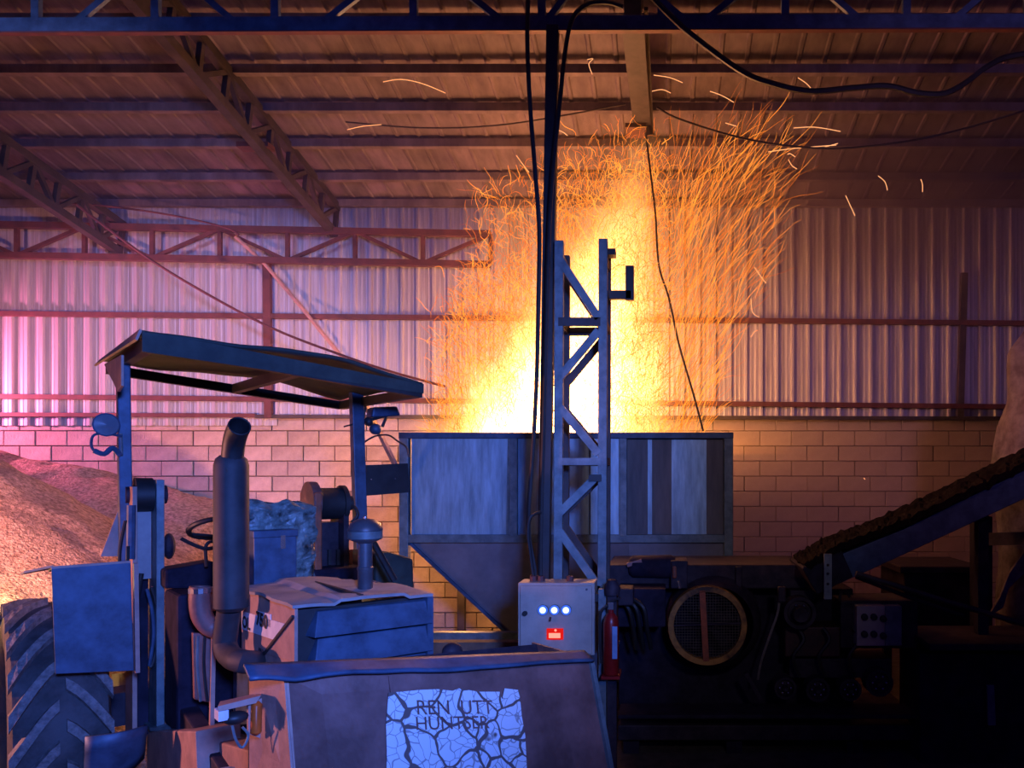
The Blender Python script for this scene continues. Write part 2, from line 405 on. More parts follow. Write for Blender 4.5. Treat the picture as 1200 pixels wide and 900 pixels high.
tag(MB().tube([P(276, 277, 9.5), P(310, 309, 9.6), P(350, 356, 9.65), P(405, 424, 9.72), P(424, 448, 9.8)], .022, 8).build('conduit_pipe', PALEPAINT, smooth=True), 'pale slanting conduit across the wall above the canopy', 'pipe')
tag(MB().bar(P(424, 465, 6.6), P(472, 563, 7.15), .035, .035).build('prop_rod', PALEPAINT), 'pale slanting rod passing behind the number plate to the hopper corner post', 'rod')

# ================================================================== mast, pole, control box
pole = tag(MB().bar(P(648, 32, 5.5), P(635, 812, 5.5), .085, .085, (0,1,0)).build('steel_pole', BLACK, bevel=.005), 'dark square steel pole from the girder down behind the control box', 'pole')
ms = thing('lattice_mast', P(680, 900, 5.6), 'open lattice mast of blue-grey angle steel in front of the fire', 'mast')
Zf, Zb = 5.4, 5.76
top_f = 283; base_z = 0
def leg(px, Z, pytop):
    a = P(px, pytop, Z); b = V((a.x-.012, Z, 0))
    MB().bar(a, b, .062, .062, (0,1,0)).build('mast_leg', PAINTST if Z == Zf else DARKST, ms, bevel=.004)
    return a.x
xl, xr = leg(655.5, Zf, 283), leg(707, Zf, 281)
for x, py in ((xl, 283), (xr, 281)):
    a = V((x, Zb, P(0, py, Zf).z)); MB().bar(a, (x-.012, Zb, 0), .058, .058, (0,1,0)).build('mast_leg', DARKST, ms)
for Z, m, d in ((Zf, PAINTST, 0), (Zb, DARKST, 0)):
    zz = lambda py: P(0, py, Zf).z
    def br(x0, y0, x1, y1, wd=.055, nm='brace', mm=None):
        s = (Zf/5.4)
        MB().bar((P(x0, 0, Zf).x, Z-.02, zz(y0)), (P(x1, 0, Zf).x, Z-.02, zz(y1)), wd, .03, (0,1,0)).build(nm, mm or m, ms)
    br(657, 306, 702, 374); br(702, 388, 657, 442); br(657, 478, 702, 532)
    br(702, 556, 657, 600); br(656, 622, 704, 690)
    br(655, 541, 704, 541, .05, 'rung'); br(655, 378, 704, 378, .06, 'rung', DARKST)
    br(655, 690, 704, 690, .05, 'rung')
for py in (300, 378, 540, 690):
    for x in (xl, xr):
        MB().bar((x, Zf, P(0, py, Zf).z), (x, Zb, P(0, py, Zf).z), .05, .05).build('side_rung', DARKST, ms)
MB().bar(P(714, 346, Zf+.1), P(740, 346, Zf+.1), .05, .06).build('hook_arm', BLACK, ms, bevel=.003)
MB().bar(P(738, 352, Zf+.1), P(738, 312, Zf+.1), .06, .05).build('hook_upright', BLACK, ms, bevel=.003)
MB().box(P(712, 303, Zf+.15), P(721, 291, Zf+.05)).build('hook_stop', BLACK, ms)
MB().box(P(690, 564, Zf-.06), P(705, 556, Zf-.03)).build('cable_clamp', BLACK, ms)

Zc = 5.12
cb = thing('control_box', P(652, 772, Zc), 'grey steel control box with three blue-white lamps and a red display', 'control box')
MB().box(P(607, 768, Zc), P(697, 683, Zc)+V((0, .2, 0))).build('enclosure', PANELBOX, cb, bevel=.006)
MB().box(P(610, 766, Zc)-V((0, .02, 0)), P(694, 686, Zc)-V((0, .001, 0))).build('door', PANELBOX, cb, bevel=.006)
LED = emit('blue_white_lamp', (.50, .75, 1.0), 2.2); LEDR = emit('blue_lamp_halo', (.06, .17, 1.0), .9)
RED = emit('red_display', (1.0, .03, .015), 5); REDD = emit('red_digits', (1.0, .20, .15), 2.2)
for px in (637, 650.5, 664):
    c = P(px, 714, Zc)-V((0, .02, 0))
    b = MB().lathe([(.0, -.012), (.036, -.012), (.036, 0), (0, 0)], c, 'y', 16).build('lamp_bezel', BLACK, cb)
    MB().lathe([(.021, -.012), (.021, -.02), (.015, -.028), (0, -.031)], c, 'y', 16).build('indicator_lamp', LED, b, smooth=True)
    MB().lathe([(.021, -.0125), (.034, -.0125), (.034, -.016), (.021, -.018)], c, 'y', 16).build('lamp_halo', LEDR, b)  # glowing ring drawn in as the lamp's blue halo
c = P(651, 742, Zc)-V((0, .02, 0))
dsp = MB().box(c+V((-.055, -.008, -.038)), c+V((.055, 0, .036))).build('display_glow', emit('red_dim', (1, .015, .012), .75), cb)  # glowing plate stands in for the red halo round the screen
MB().box(c+V((-.040, -.012, -.026)), c+V((.036, -.008, .006))).build('red_screen', REDD, dsp)
MB().box(c+V((-.05, -.011, .015)), c+V((.05, -.008, .030))).build('red_glow_strip', emit('red_dim', (1, .02, .01), 1.2), dsp)
MB().ball(c+V((.005, -.016, .026)), .008).build('red_led', REDD, dsp)
MB().lathe([(0, -.02), (.017, -.02), (.017, 0), (.0, 0)], P(616, 718, Zc)-V((0, .02, 0)), 'y', 12).build('door_lock', BLACK, cb)
MB().lathe([(0, -.006), (.008, -.006), (.008, 0), (.0, 0)], P(688, 690, Zc)-V((0, .02, 0)), 'y', 8).build('door_screw', CHROME, cb)
MB().tube([P(646, 722, Zc)-V((0, .03, 0)), P(645, 727, Zc)-V((0, .035, 0))], .008, 6).build('key_stub', BLACK, cb)
for px in (625, 634, 668): MB().tube([P(px, 683, Zc+.1), P(px, 675, Zc+.1)], .025, 8).build('cable_gland', OXIDE, cb)
MB().bar(P(706, 690, Zc+.02), (P(706, 690, Zc).x, Zc+.02, 0), .05, .05, (0,1,0)).build('support_post', PAINTST, cb)
MB().bar(P(615, 766, Zc+.1), (P(615, 766, Zc).x, Zc+.1, 0), .05, .05, (0,1,0)).build('support_post', BLACK, cb)
MB().bar(P(697, 700, Zc+.04), P(708, 700, Zc+.04), .05, .05).build('bracket', BLACK, cb)

ex = thing('fire_extinguisher', P(718, 790, 5.0), 'small red fire extinguisher with a blue label beside the control box', 'extinguisher')
c0 = P(716, 790, 5.0); h = P(716, 718, 5.0).z-c0.z
MB().lathe([(0, 0), (.045, 0), (.05, .01), (.05, h*.84), (.042, h*.93), (.018, h), (.018, h+.03), (0, h+.03)], c0, 'z', 18).build('cylinder', REDX, ex, smooth=True)
MB().box(c0+V((.012, -.056, h*.28)), c0+V((.044, -.044, h*.8))).build('label_plate', LABELB, ex)
MB().box(c0+V((-.02, -.02, h+.02)), c0+V((.02, .02, h+.07))).build('valve', CHROME, ex, bevel=.004)
MB().bar(c0+V((-.01, 0, h+.07)), c0+V((.06, -.02, h+.10)), .02, .012).build('lever', BLACK, ex)
MB().tube(smoothpath([c0+V((-.02, -.02, h+.05)), c0+V((-.065, -.03, h)), c0+V((-.07, -.03, h*.6)), c0+V((-.06, -.03, h*.2))]), .010, 6).build('hose', RUBBER, ex, smooth=True)
MB().bar(c0+V((-.055, .03, h*.5)), c0+V((.055, .03, h*.5)), .03, .02).build('wall_clip', BLACK, ex)
fb = thing('floor_bracket_post', (c0.x, 5.1, 0), 'dark post carrying the fire extinguisher', 'post')
MB().bar((c0.x, 5.12, 0), (c0.x, 5.12, c0.z+h*1.25), .06, .06, (0,1,0)).build('post', GRIME2, fb)
MB().box((c0.x-.06, 5.02-.06, c0.z-.025), (c0.x+.06, 5.16, c0.z-.005)).build('shelf', REDX, fb)
MB().lathe([(0, 0), (.05, 0), (.055, .05), (.03, .10), (0, .11)], (c0.x, 5.1, c0.z+h*1.25), 'z', 12).build('junction_cap', GRIME2, fb, smooth=True)

# ================================================================== hopper and fire
Zh = 7.2; Zr = 9.2
hp = thing('furnace_hopper', (P(665, 0, Zh).x, 8.2, 0), 'large panelled steel hopper with a sloping funnel, open at the top to the fire', 'hopper')
def HX(px): return P(px, 0, Zh).x
def HZ(py): return P(0, py, Zh).z
xl_, xr_ = HX(474), HX(854)
for px in (474.5, 853.5):
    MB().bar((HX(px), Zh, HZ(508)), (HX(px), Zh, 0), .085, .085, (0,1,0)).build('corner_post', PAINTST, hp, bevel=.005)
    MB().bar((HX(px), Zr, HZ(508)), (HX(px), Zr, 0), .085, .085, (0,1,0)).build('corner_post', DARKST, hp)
    MB().box((HX(px)-.02, Zh+.05, HZ(632)), (HX(px)+.02, Zr-.05, HZ(510))).build('side_panel', HOPDARK, hp)
MB().box((xl_, Zr-.03, HZ(632)), (xr_, Zr+.01, HZ(510))).build('rear_panel', HOPDARK, hp)
MB().bar((xl_-.04, Zh, HZ(510.5)), (xr_+.04, Zh, HZ(510.5)), .10, .055).build('top_rail', BLUEP, hp, bevel=.004)
MB().bar((xl_+.04, Zh, HZ(631)), (xr_-.04, Zh, HZ(631)), .08, .075).build('mid_rail', PAINTST, hp, bevel=.004)
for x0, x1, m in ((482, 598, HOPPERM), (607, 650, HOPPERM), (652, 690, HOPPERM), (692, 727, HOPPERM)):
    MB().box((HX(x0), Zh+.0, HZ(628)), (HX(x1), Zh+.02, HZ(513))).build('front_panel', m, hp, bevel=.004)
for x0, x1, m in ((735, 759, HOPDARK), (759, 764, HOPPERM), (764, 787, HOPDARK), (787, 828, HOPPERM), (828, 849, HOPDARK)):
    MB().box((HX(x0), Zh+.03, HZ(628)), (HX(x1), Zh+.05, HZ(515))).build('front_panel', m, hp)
MB().box((HX(480), Zh+.055, HZ(630)), (HX(850), Zh+.07, HZ(510))).build('backing_sheet', HOPDARK, hp)
for px, wd in ((602.5, .07), (730.5, .07)):
    MB().bar((HX(px), Zh-.01, HZ(513)), (HX(px), Zh-.01, HZ(628)), wd, .07, (0,1,0)).build('stile', PAINTST, hp, bevel=.004)
MB().bar((HX(597), Zh-.015, HZ(514)), (HX(595), Zh-.015, HZ(628)), .02, .02).build('weld_strip', PAINTST, hp)
zb = HZ(752)
fx0, fx1 = HX(592), HX(744)
a0, a1, b0, b1 = V((xl_+.03, Zh+.02, HZ(634))), V((xr_-.03, Zh+.02, HZ(634))), V((fx0, Zh+.25, zb)), V((fx1, Zh+.25, zb))
c0_, c1_, d0, d1 = V((xl_+.03, Zr, HZ(634))), V((xr_-.03, Zr, HZ(634))), V((fx0, Zr-.6, zb)), V((fx1, Zr-.6, zb))
MB().sheet([a0, a1, b1, b0], .01).build('funnel_front', FUNNEL, hp)
MB().sheet([a0, b0, d0, c0_], .01).build('funnel_side', FUNNEL, hp)
MB().sheet([a1, c1_, d1, b1], .01).build('funnel_side', FUNNEL, hp)
MB().sheet([c0_, d0, d1, c1_], .01).build('funnel_rear', FUNNEL, hp)
MB().bar(a0+V((0,-.01,0)), b0+V((0,-.01,0)), .03, .03, (0,1,0)).build('funnel_edge', BLUEP, hp)
MB().box((fx0, Zh+.25, .12), (fx1, Zr-.6, zb)).build('burner_box', FUNNEL, hp)
MB().bar(P(440, 746, Zh), P(700, 746, Zh), .08, .09).build('floor_channel', PAINTST, hp)
MB().bar(P(440, 758, Zh-.25), P(700, 757, Zh-.25), .12, .10).build('floor_beam', WOOD, hp)
MB().lathe([(.030, -.02), (.030, 0), (.018, 0), (.018, -.02), (.030, -.02)], (HX(848), Zh-.05, HZ(656)), 'y', 14).build('ring_bolt', BLACK, hp)
MB().box((HX(737), Zh+.02, HZ(700)), (HX(848), Zh+.04, HZ(636))).build('apron_panel', FUNNEL, hp)

# glowing flame body: emission only, coloured by heat
fd = MB().box((-2.75, 7.35, 2.35), (1.3, 9.1, 5.75)).build('flame', emit('tmp', (1, 1, 1), 0))
tag(fd, 'white-hot to orange flame plume rising out of the hopper', 'fire', kind='stuff')
fm = bpy.data.materials.new('flame_glow'); fm.use_nodes = True
n = fm.node_tree.nodes; l = fm.node_tree.links; n.clear()
out = n.new('ShaderNodeOutputMaterial'); em = n.new('ShaderNodeEmission')
l.new(em.outputs[0], out.inputs['Volume'])
tc = n.new('ShaderNodeTexCoord'); sp = n.new('ShaderNodeSeparateXYZ'); l.new(tc.outputs['Object'], sp.inputs[0])
def mth(op, a, b=None, cl=False):
    x = n.new('ShaderNodeMath'); x.operation = op; x.use_clamp = cl
    for i, q in enumerate((a, b)):
        if q is None: continue
        if isinstance(q, (int, float)): x.inputs[i].default_value = q
        else: l.new(q, x.inputs[i])
    return x.outputs[0]
X_, Y_, Z_ = sp.outputs
nz = n.new('ShaderNodeTexNoise'); nz.inputs['Scale'].default_value = 2.2; nz.inputs['Detail'].default_value = 3
mpn = n.new('ShaderNodeMapping'); mpn.inputs['Scale'].default_value = (1.3, 1.3, .6); l.new(tc.outputs['Object'], mpn.inputs[0]); l.new(mpn.outputs[0], nz.inputs['Vector'])
hgt = mth('SUBTRACT', Z_, 2.45)
wob = mth('MULTIPLY', mth('SUBTRACT', nz.outputs['Fac'], .5), 1.0)
def gauss(cx0, cxs, sx0, sxs, sy, amp, hh, hp_=1.6):
    dx = mth('SUBTRACT', mth('ADD', X_, wob), mth('ADD', mth('MULTIPLY', hgt, cxs), cx0))
    sx = mth('MAXIMUM', mth('ADD', mth('MULTIPLY', hgt, sxs), sx0), .1)
    dy = mth('SUBTRACT', Y_, 8.15)
    q = mth('ADD', mth('POWER', mth('ABSOLUTE', mth('DIVIDE', dx, sx)), 2.0), mth('POWER', mth('ABSOLUTE', mth('DIVIDE', dy, sy)), 2.0))
    q = mth('ADD', q, mth('POWER', mth('MAXIMUM', mth('DIVIDE', hgt, hh), 0.0), hp_))
    return mth('MULTIPLY', mth('POWER', 2.718, mth('MULTIPLY', q, -1.0)), amp)
core = gauss(-1.26, .34, .60, -.16, .5, 48.0, 1.12)
halo = gauss(-1.0, .14, .72, -.02, .6, .30, 2.2, 2.4)  # firelit haze round the sparks, put in as emission
low = gauss(-.3, 0, 1.0, 0, .5, .6, .20)  # firelit smoke low over the hopper, put in as emission
l.new(mth('ADD', halo, low), em.inputs['Strength'])
em2 = n.new('ShaderNodeEmission'); em2.inputs['Color'].default_value = (1.0, .42, .12, 1); l.new(core, em2.inputs['Strength'])
as_ = n.new('ShaderNodeAddShader'); l.new(em.outputs[0], as_.inputs[0]); l.new(em2.outputs[0], as_.inputs[1]); l.new(as_.outputs[0], out.inputs['Volume'])
em.inputs['Color'].default_value = (1.0, .30, .035, 1)
fd.data.materials.clear(); fd.data.materials.append(fm)

# smoke hanging under the roof, thickest to the right of the fire
def smoke(name, label, lo, hi, dens, col, node_fn=None):
    o = MB().box(lo, hi).build(name, emit('tmp', (1, 1, 1), 0)); tag(o, label, 'smoke', kind='stuff')
    m = bpy.data.materials.new(name); m.use_nodes = True; n = m.node_tree.nodes; l = m.node_tree.links; n.clear()
    out = n.new('ShaderNodeOutputMaterial'); vs = n.new('ShaderNodeVolumePrincipled')
    vs.inputs['Color'].default_value = (*col, 1); vs.inputs['Density'].default_value = dens; vs.inputs['Anisotropy'].default_value = 0.1
    l.new(vs.outputs[0], out.inputs['Volume'])
    if node_fn: node_fn(n, l, vs)
    o.data.materials.clear(); o.data.materials.append(m)
    return o
def plume(n, l, vs):
    tc = n.new('ShaderNodeTexCoord'); nz = n.new('ShaderNodeTexNoise'); nz.inputs['Scale'].default_value = .7; nz.inputs['Detail'].default_value = 2
    l.new(tc.outputs['Object'], nz.inputs['Vector'])
    sp = n.new('ShaderNodeSeparateXYZ'); l.new(tc.outputs['Object'], sp.inputs[0])
    def m(op, a, b, cl=False):
        x = n.new('ShaderNodeMath'); x.operation = op; x.use_clamp = cl
        for i, q in enumerate((a, b)):
            if isinstance(q, (int, float)): x.inputs[i].default_value = q
            else: l.new(q, x.inputs[i])
        return x.outputs[0]
    dx = m('DIVIDE', m('SUBTRACT', sp.outputs[0], 2.9), 1.9); dz = m('DIVIDE', m('SUBTRACT', sp.outputs[2], 5.2), .75)
    g = m('POWER', 2.718, m('MULTIPLY', m('ADD', m('MULTIPLY', dx, dx), m('MULTIPLY', dz, dz)), -1.0))
    g = m('MULTIPLY', g, m('MULTIPLY', m('SUBTRACT', nz.outputs['Fac'], .25, True), 2.4))
    l.new(m('MULTIPLY', g, .9), vs.inputs['Density'])
smoke('smoke_cloud', 'dark smoke cloud under the roof to the right of the sparks', (.2, 7.3, 3.4), (6.6, 9.6, 6.6), 0, (.45, .36, .46), plume)

smoke('haze', 'thin haze of smoke filling the air below the roof', (XL+.15, 6.0, 3.0), (XR-.15, WY-.3, 5.6), .018, (.72, .55, .78))

# sparks: thin glowing threads blown up out of the hopper
def interp(tab, x):
    if x <= tab[0][0]: return tab[0][1]
    for (a, b), (c, d) in zip(tab, tab[1:]):
        if x <= c: return b+(d-b)*(x-a)/(c-a)
    return tab[-1][1]
LT = [(2.5, -2.36), (3.1, -2.36), (3.75, -2.28), (4.45, -2.0), (5.1, -1.88), (6, -1.7)]
RT = [(2.5, .42), (3.1, .5), (3.55, .66), (4.0, 1.0), (4.5, 1.12), (5, 1.2), (6, 1.1)]
TT = [(-2.4, 4.0), (-1.95, 5.1), (-1.4, 5.3), (-.9, 5.45), (-.5, 5.6), (-.1, 5.65), (.4, 5.5), (.8, 5.7), (1.2, 5.7)]
def spark_set(count, name_seed, r0, long=1.0):
    rnd = random.Random(name_seed); mb = MB(); made = 0
    while made < count:
        z = 2.5+3.3*rnd.random()**1.05
        L, R = interp(LT, z), interp(RT, z)
        x = rnd.uniform(L, R)
        if z > interp(TT, x)+rnd.gauss(0, .08): continue
        wgt = math.exp(-((x+.75-.1*(z-2.5))/1.05)**2)+.18+(.55 if x < -1.3 and z < 4.2 else 0)
        if x > .0: wgt *= .6
        wgt *= 1-.85*min(1, max(0, (z-2.5)/(interp(TT, x)-2.5)))**4
        if rnd.random() > wgt: continue
        y = 8.1+rnd.gauss(0, .33)-(.25 if x > .3 else 0)
        y = min(max(y, 7.4), 8.95)
        u = (x-L)/(R-L)
        fan = (x+.8)*.42 if x > -.2 else (x+.9)*.16
        d = V((fan+rnd.gauss(0, .16), rnd.gauss(0, .15), 1.0)).normalized()
        right = x > .05
        ln = (rnd.uniform(.12, .6) if right else rnd.uniform(.07, .26))*long
        pts = []; p = V((x, y, z)); seg = 7 if right else 8
        curl = rnd.gauss(0, .3 if right else 1.1); seedv = V((rnd.uniform(0, 90), rnd.uniform(0, 90), rnd.uniform(0, 90)))
        for k in range(seg+1):
            pts.append(p.copy())
            w_ = noise.noise_vector(seedv+V((k*.55, 0, 0)))
            d = (d+w_*(.34 if right else .75)+V((curl*.12, 0, 0))).normalized()
            p = p+d*(ln/seg)
        if pts[-1].z > roofz(pts[-1].y)-.2: continue
        if min(q.z for q in pts) < 2.42: continue
        rr = r0*rnd.uniform(.6, 1.25)*(.78 if right else 1)
        mb.tube(pts, [rr*(.45+.55*math.sin(math.pi*min(1, (k+.7)/(seg+.7)))) for k in range(seg+1)], 3, cap=False)
        made += 1
    return mb
sp1 = spark_set(8500, 11, .0022).build('sparks', emit('spark_orange', (1.0, .21, .015), 1.1, False))
tag(sp1, 'dense swarm of orange spark trails blown up from the hopper', 'sparks', kind='stuff')
sp2 = spark_set(4600, 12, .0025).build('bright_sparks', emit('spark_yellow', (1.0, .30, .035), 1.9, False))
tag(sp2, 'brighter yellow spark trails among the orange swarm over the hopper', 'sparks', kind='stuff')
stray = MB()
for pts in ([(688, 70), (695, 69), (690, 75), (694, 87)], [(923, 181), (926, 180), (932, 184)], [(924, 187), (928, 194), (934, 198)], [(991, 229), (996, 240), (1002, 253)], [(1029, 206), (1037, 213), (1040, 223)],
            [(1079, 210), (1081, 216), (1081, 225)], [(449, 96), (470, 93), (495, 98), (522, 109)], [(407, 152), (425, 148), (447, 146)], [(653, 152), (660, 155), (665, 159)], [(863, 148), (850, 144), (832, 107)][:2], [(832, 107), (846, 112), (860, 120)],
            [(935, 91), (944, 97), (950, 103)], [(766, 88), (785, 91), (800, 97)], [(764, 107), (776, 105), (786, 109)], [(1012, 560), (1014, 562)], [(884, 313), (893, 326), (898, 332)], [(880, 350), (882, 366), (890, 372)], [(880, 395), (884, 389), (888, 387)],
            [(605, 182), (613, 193), (620, 202)], [(930, 150), (955, 149), (985, 154)], [(900, 178), (930, 174), (980, 170)], [(967, 172), (975, 170), (982, 168)]):
    stray.tube(smoothpath([P(x, y, 7.0) for x, y in pts], 4), .0034, 4)
tag(stray.build('stray_sparks', emit('spark_stray', (1.0, .42, .17), 1.4, False)), 'scattered single sparks drifting under the roof away from the fire', 'sparks', kind='stuff')

# ================================================================== heap of sawdust
def heapz(x, y):
    # main cone against the back wall at the left, with a lower spur towards the middle
    def cone(cx, cy, h, s, sx=1.0): return h-s*math.hypot((x-cx)*sx, y-cy)
    a = cone(-7.2, 6.9, 2.88, .80, .75)
    a = min(a, 2.42) if a > 2.6 else (a if a < 2.2 else 2.2+.22*math.sin((a-2.2)/.4*math.pi/2))
    b = cone(-9.2, 9.4, 2.62, .62, .34)
    b -= .9*max(0, x+5.1)
    k = .05; m = max(a, b); z = m+k*math.log(math.exp((a-m)/k)+math.exp((b-m)/k))
    z += .10*noise.noise(V((x*1.1, y*1.1, 3)))+.035*noise.noise(V((x*4, y*4, 7)))+.012*noise.noise(V((x*14, y*14, 1)))
    return z
hm = MB().grid(lambda u, v: V((-10.85+8.4*u, 4.0+5.84*v, heapz(-10.85+8.4*u, 4.0+5.84*v))), 170, 120)
hm.f = [q for q in hm.f if max(hm.v[i].z for i in q) > -.05]
hp_o = hm.build('sawdust_heap', HEAPM, smooth=True)
tag(hp_o, 'large heap of loose sawdust against the block wall behind the tractor', 'heap', kind='stuff')

# ================================================================== tractor (own frame: x across, y backwards, z up)
TA = math.radians(43); TO = V((-2.117, 4.44, 0))
TC, TS = math.cos(TA), math.sin(TA)
def T(px, py, x=None, y=None, z=None):
    r, q = (px-780)/900, (560-py)/900
    if z is not None:
        Y = (z-EYE)/q; dx, dy = r*Y-TO.x, Y-TO.y
        return V((TC*dx+TS*dy, -TS*dx+TC*dy, z))
    if x is not None: y = (TO.x+TC*x-r*(TO.y+TS*x))/(TS+r*TC)
    else: x = (r*(TO.y+TC*y)-TO.x+TS*y)/(TC-r*TS)
    return V((x, y, EYE+q*(TO.y+TS*x+TC*y)))
tr = thing('tractor', TO, 'weathered loader tractor with flat canopy, upright exhaust and front bucket, facing the camera', 'tractor', rotz=TA)
tr['_local'] = 1

# rear wheels with chevron lugs
def wheel(cx, cy, R, wd, name, lugs, nl=20):
    hw = wd/2
    prof = [(R*.50, -hw*.78), (R*.62, -hw*.98), (R*.80, -hw*1.02), (R*.905, -hw*.93), (R*.945, -hw*.55), (R*.955, 0), (R*.945, hw*.55), (R*.905, hw*.93), (R*.80, hw*1.02), (R*.62, hw*.98), (R*.50, hw*.78)]
    wl = MB().lathe(prof, (0, 0, 0), 'x', 40).build(name, TYRE, tr, smooth=True)
    wl.location = (cx, cy, R); wl['_local'] = 1
    MB().lathe([(.0, -.05), (R*.16, -.06), (R*.2, -.02), (R*.42, .05), (R*.50, -hw*.70), (R*.52, -hw*.80), (R*.53, -hw*.7), (R*.53, hw*.8), (R*.45, hw*.5), (0, hw*.4)], (0, 0, 0), 'x', 28).build('rim', RUSTY, wl, smooth=True)
    def lug(side, joined=None, a0=0):
        mb = joined or MB(); rows = []
        for k in range(6):
            t = k/5
            x = side*(.015*wd/.43+t*(hw*1.0-.012))
            th = a0+t**1.25*.40
            Rt = R*(.955-.0*t)-(.03*R*max(0, t-.6)/.4)
            Ro = R-(.028*R*max(0, t-.7)/.3)
            hwid = (.030+.012*t)/R*1.0
            for rr, da in ((Rt-.02, -hwid*1.35), (Ro, -hwid), (Ro, hwid), (Rt-.02, hwid*1.35)):
                rows.append(V((x, -rr*math.sin(th+da), rr*math.cos(th+da))))
        b = len(mb.v); mb.v += rows
        for k in range(5):
            for j in range(3): mb.f.append((b+4*k+j, b+4*k+j+1, b+4*k+5+j, b+4*k+4+j))
        mb.f += [(b, b+1, b+2, b+3), (b+20, b+21, b+22, b+23)]
        return mb
    if lugs:
        ml, mr = lug(-1).mesh('lug', LUGM), lug(1).mesh('lug', LUGM)
        for i in range(nl):
            a = 2*math.pi*i/nl
            instance(ml, 'lug', wl, (0, 0, 0), (a, 0, 0)); instance(mr, 'lug', wl, (0, 0, 0), (a+math.pi/nl, 0, 0))
    else:
        j = MB()
        for i in range(nl):
            lug(-1, j, 2*math.pi*i/nl); lug(1, j, 2*math.pi*(i+.5)/nl)
        tag(j.build('lugs', LUGM, wl), kind='stuff')
    return wl
wheel(-1.045, 1.05, .70, .43, 'rear_wheel', True)
wheel(.72, 1.15, .66, .36, 'rear_wheel', False)
wheel(-.62, -.75, .38, .26, 'front_wheel', False, 14)
wheel(.62, -.75, .38, .26, 'front_wheel', False, 14)
MB().bar((-1.0, 1.05, .7), (1.0, 1.05, .7), .2, .2).build('rear_axle', GRIME2, tr)
MB().bar((-.6, -.75, .38), (.6, -.75, .38), .12, .12).build('front_axle', GRIME2, tr)

# chassis, engine, gearbox
MB().box((-.20, .1, .5), (.24, 1.35, 1.05)).build('gearbox', GRIME, tr, bevel=.03)
MB().box((-.22, -.9, .55), (.22, .1, 1.12)).build('engine_block', GRIME2, tr, bevel=.02)
for s in (-1, 1):
    MB().box((s*.30-.04, -1.05, .55), (s*.30+.04, .4, .72)).build('frame_rail', GRIME2, tr)
# loader side frame at floor level (pink lamp light put into its paint)
fr = MB()
p = [T(172, 842, x=-.60), T(232, 850, x=-.60)]
MB().sheet([T(172, 856, x=-.60), T(229, 857, x=-.60), T(231, 905, x=-.60), T(172, 902, x=-.60)], .20).build('loader_side_frame', PALEPAINT, tr, bevel=.008)
MB().sheet([T(231, 862, x=-.50), T(292, 880, x=-.50), T(292, 915, x=-.50), T(231, 905, x=-.50)], .16).build('loader_side_frame', PALEPAINT, tr, bevel=.008)
MB().sheet([T(155, 838, x=-.62), T(185, 836, x=-.48), T(232, 854, x=-.48), T(176, 857, x=-.62)], .02).build('frame_cover', PAINTST, tr)
MB().sheet([T(131, 790, x=-.66), T(154, 788, x=-.66), T(156, 848, x=-.66), T(135, 832, x=-.66)], .02).build('frame_cover', HOODTOP, tr)
MB().box((-.52, .28, .66), (-.34, .50, .86)).build('step_box', BLUEP, tr, bevel=.008)
# curled step plate ahead of the rear wheel
MB().grid(lambda u, v: V((-.98+.26*u, .18-.10*v+.16*(u-.5)**2, .60+.20*v-.18*(1-u)*(1-v))), 8, 4).build('step_plate', BLUEP, tr, solid=.012, smooth=True)
MB().grid(lambda u, v: V((-1.08+.34*u, .10+.20*v, .50+.05*math.sin(3.1*u))), 8, 3).build('step_plate', PAINTST, tr, solid=.012)

# fender
fe = MB().sheet([T(60, 664, y=.28), T(153, 657, y=.28), T(157, 786, y=.28), T(65, 790, y=.28)], .012).build('fender_front', BLUEP, tr, bevel=.003)
a, b = T(60, 664, y=.28), T(153, 657, y=.28)
MB().sheet([a, b, b+V((0, .16, -.03)), a+V((0, .16, -.03))], .012).build('fender_top', PALEPAINT, tr)
MB().sheet([a+V((.01, .0, -.004)), a+V((-.10, .10, -.035)), a+V((-.11, .17, -.05)), a+V((0, .16, -.03))], .012).build('fender_wing', PAINTST, tr)
MB().bar(T(159, 660, y=.27), T(161, 788, y=.27), .02, .03, (0, 1, 0)).build('fender_lip', PALEPAINT, tr)
# right fender seen past the hood
a, b = T(440, 648, y=.55), T(485, 655, y=.55)
MB().sheet([a, a+V((.1, 0, .0)), b, T(487, 745, y=.55), T(440, 745, y=.55)], .45).build('fender_front', CANVAS, tr, bevel=.02)

# towers of the loader with pin drums
def tower(x0, x1, y0, y1, zt, mo, mi, drum_r, dz=0):
    MB().box((x0-.012, y0, .50), (x0+.012, y1, zt-.02)).build('tower_plate', mo, tr, bevel=.003)
    MB().box((x1-.02, y0, .50), (x1+.02, y1, zt+.02)).build('tower_plate', mi, tr, bevel=.003)
    MB().lathe([(0, x0+.015), (drum_r, x0+.015), (drum_r, x1-.022), (0, x1-.022)], (0, (y0+y1)/2, zt-.07), 'x', 20).build('pin_drum', RUBBER, tr, smooth=True)
    MB().lathe([(0, x0-.03), (.05, x0-.03), (.055, x0+.02)], (0, (y0+y1)/2, zt-.07), 'x', 12).build('pin_cap', GRIME2, tr, smooth=True)
    MB().lathe([(.055, x1+.02), (.055, x1+.05), (0, x1+.06)], (0, (y0+y1)/2, zt-.07), 'x', 12).build('pin_cap', GRIME2, tr, smooth=True)
tower(-.70, -.575, .62, .86, 2.07, PALEPAINT, PAINTST, .10)
MB().box((-.685, .75, 1.50), (-.60, .80, 1.93)).build('cross_plate', HOODTOP, tr)
MB().box((-.69, .84, .55), (-.60, .86, 1.5)).build('tower_back', GRIME, tr)
MB().sheet([T(118, 652, y=.80), T(158, 652, y=.80), T(152, 580, y=.80), T(140, 594, y=.80)], .02).build('tower_gusset', PALEPAINT, tr)
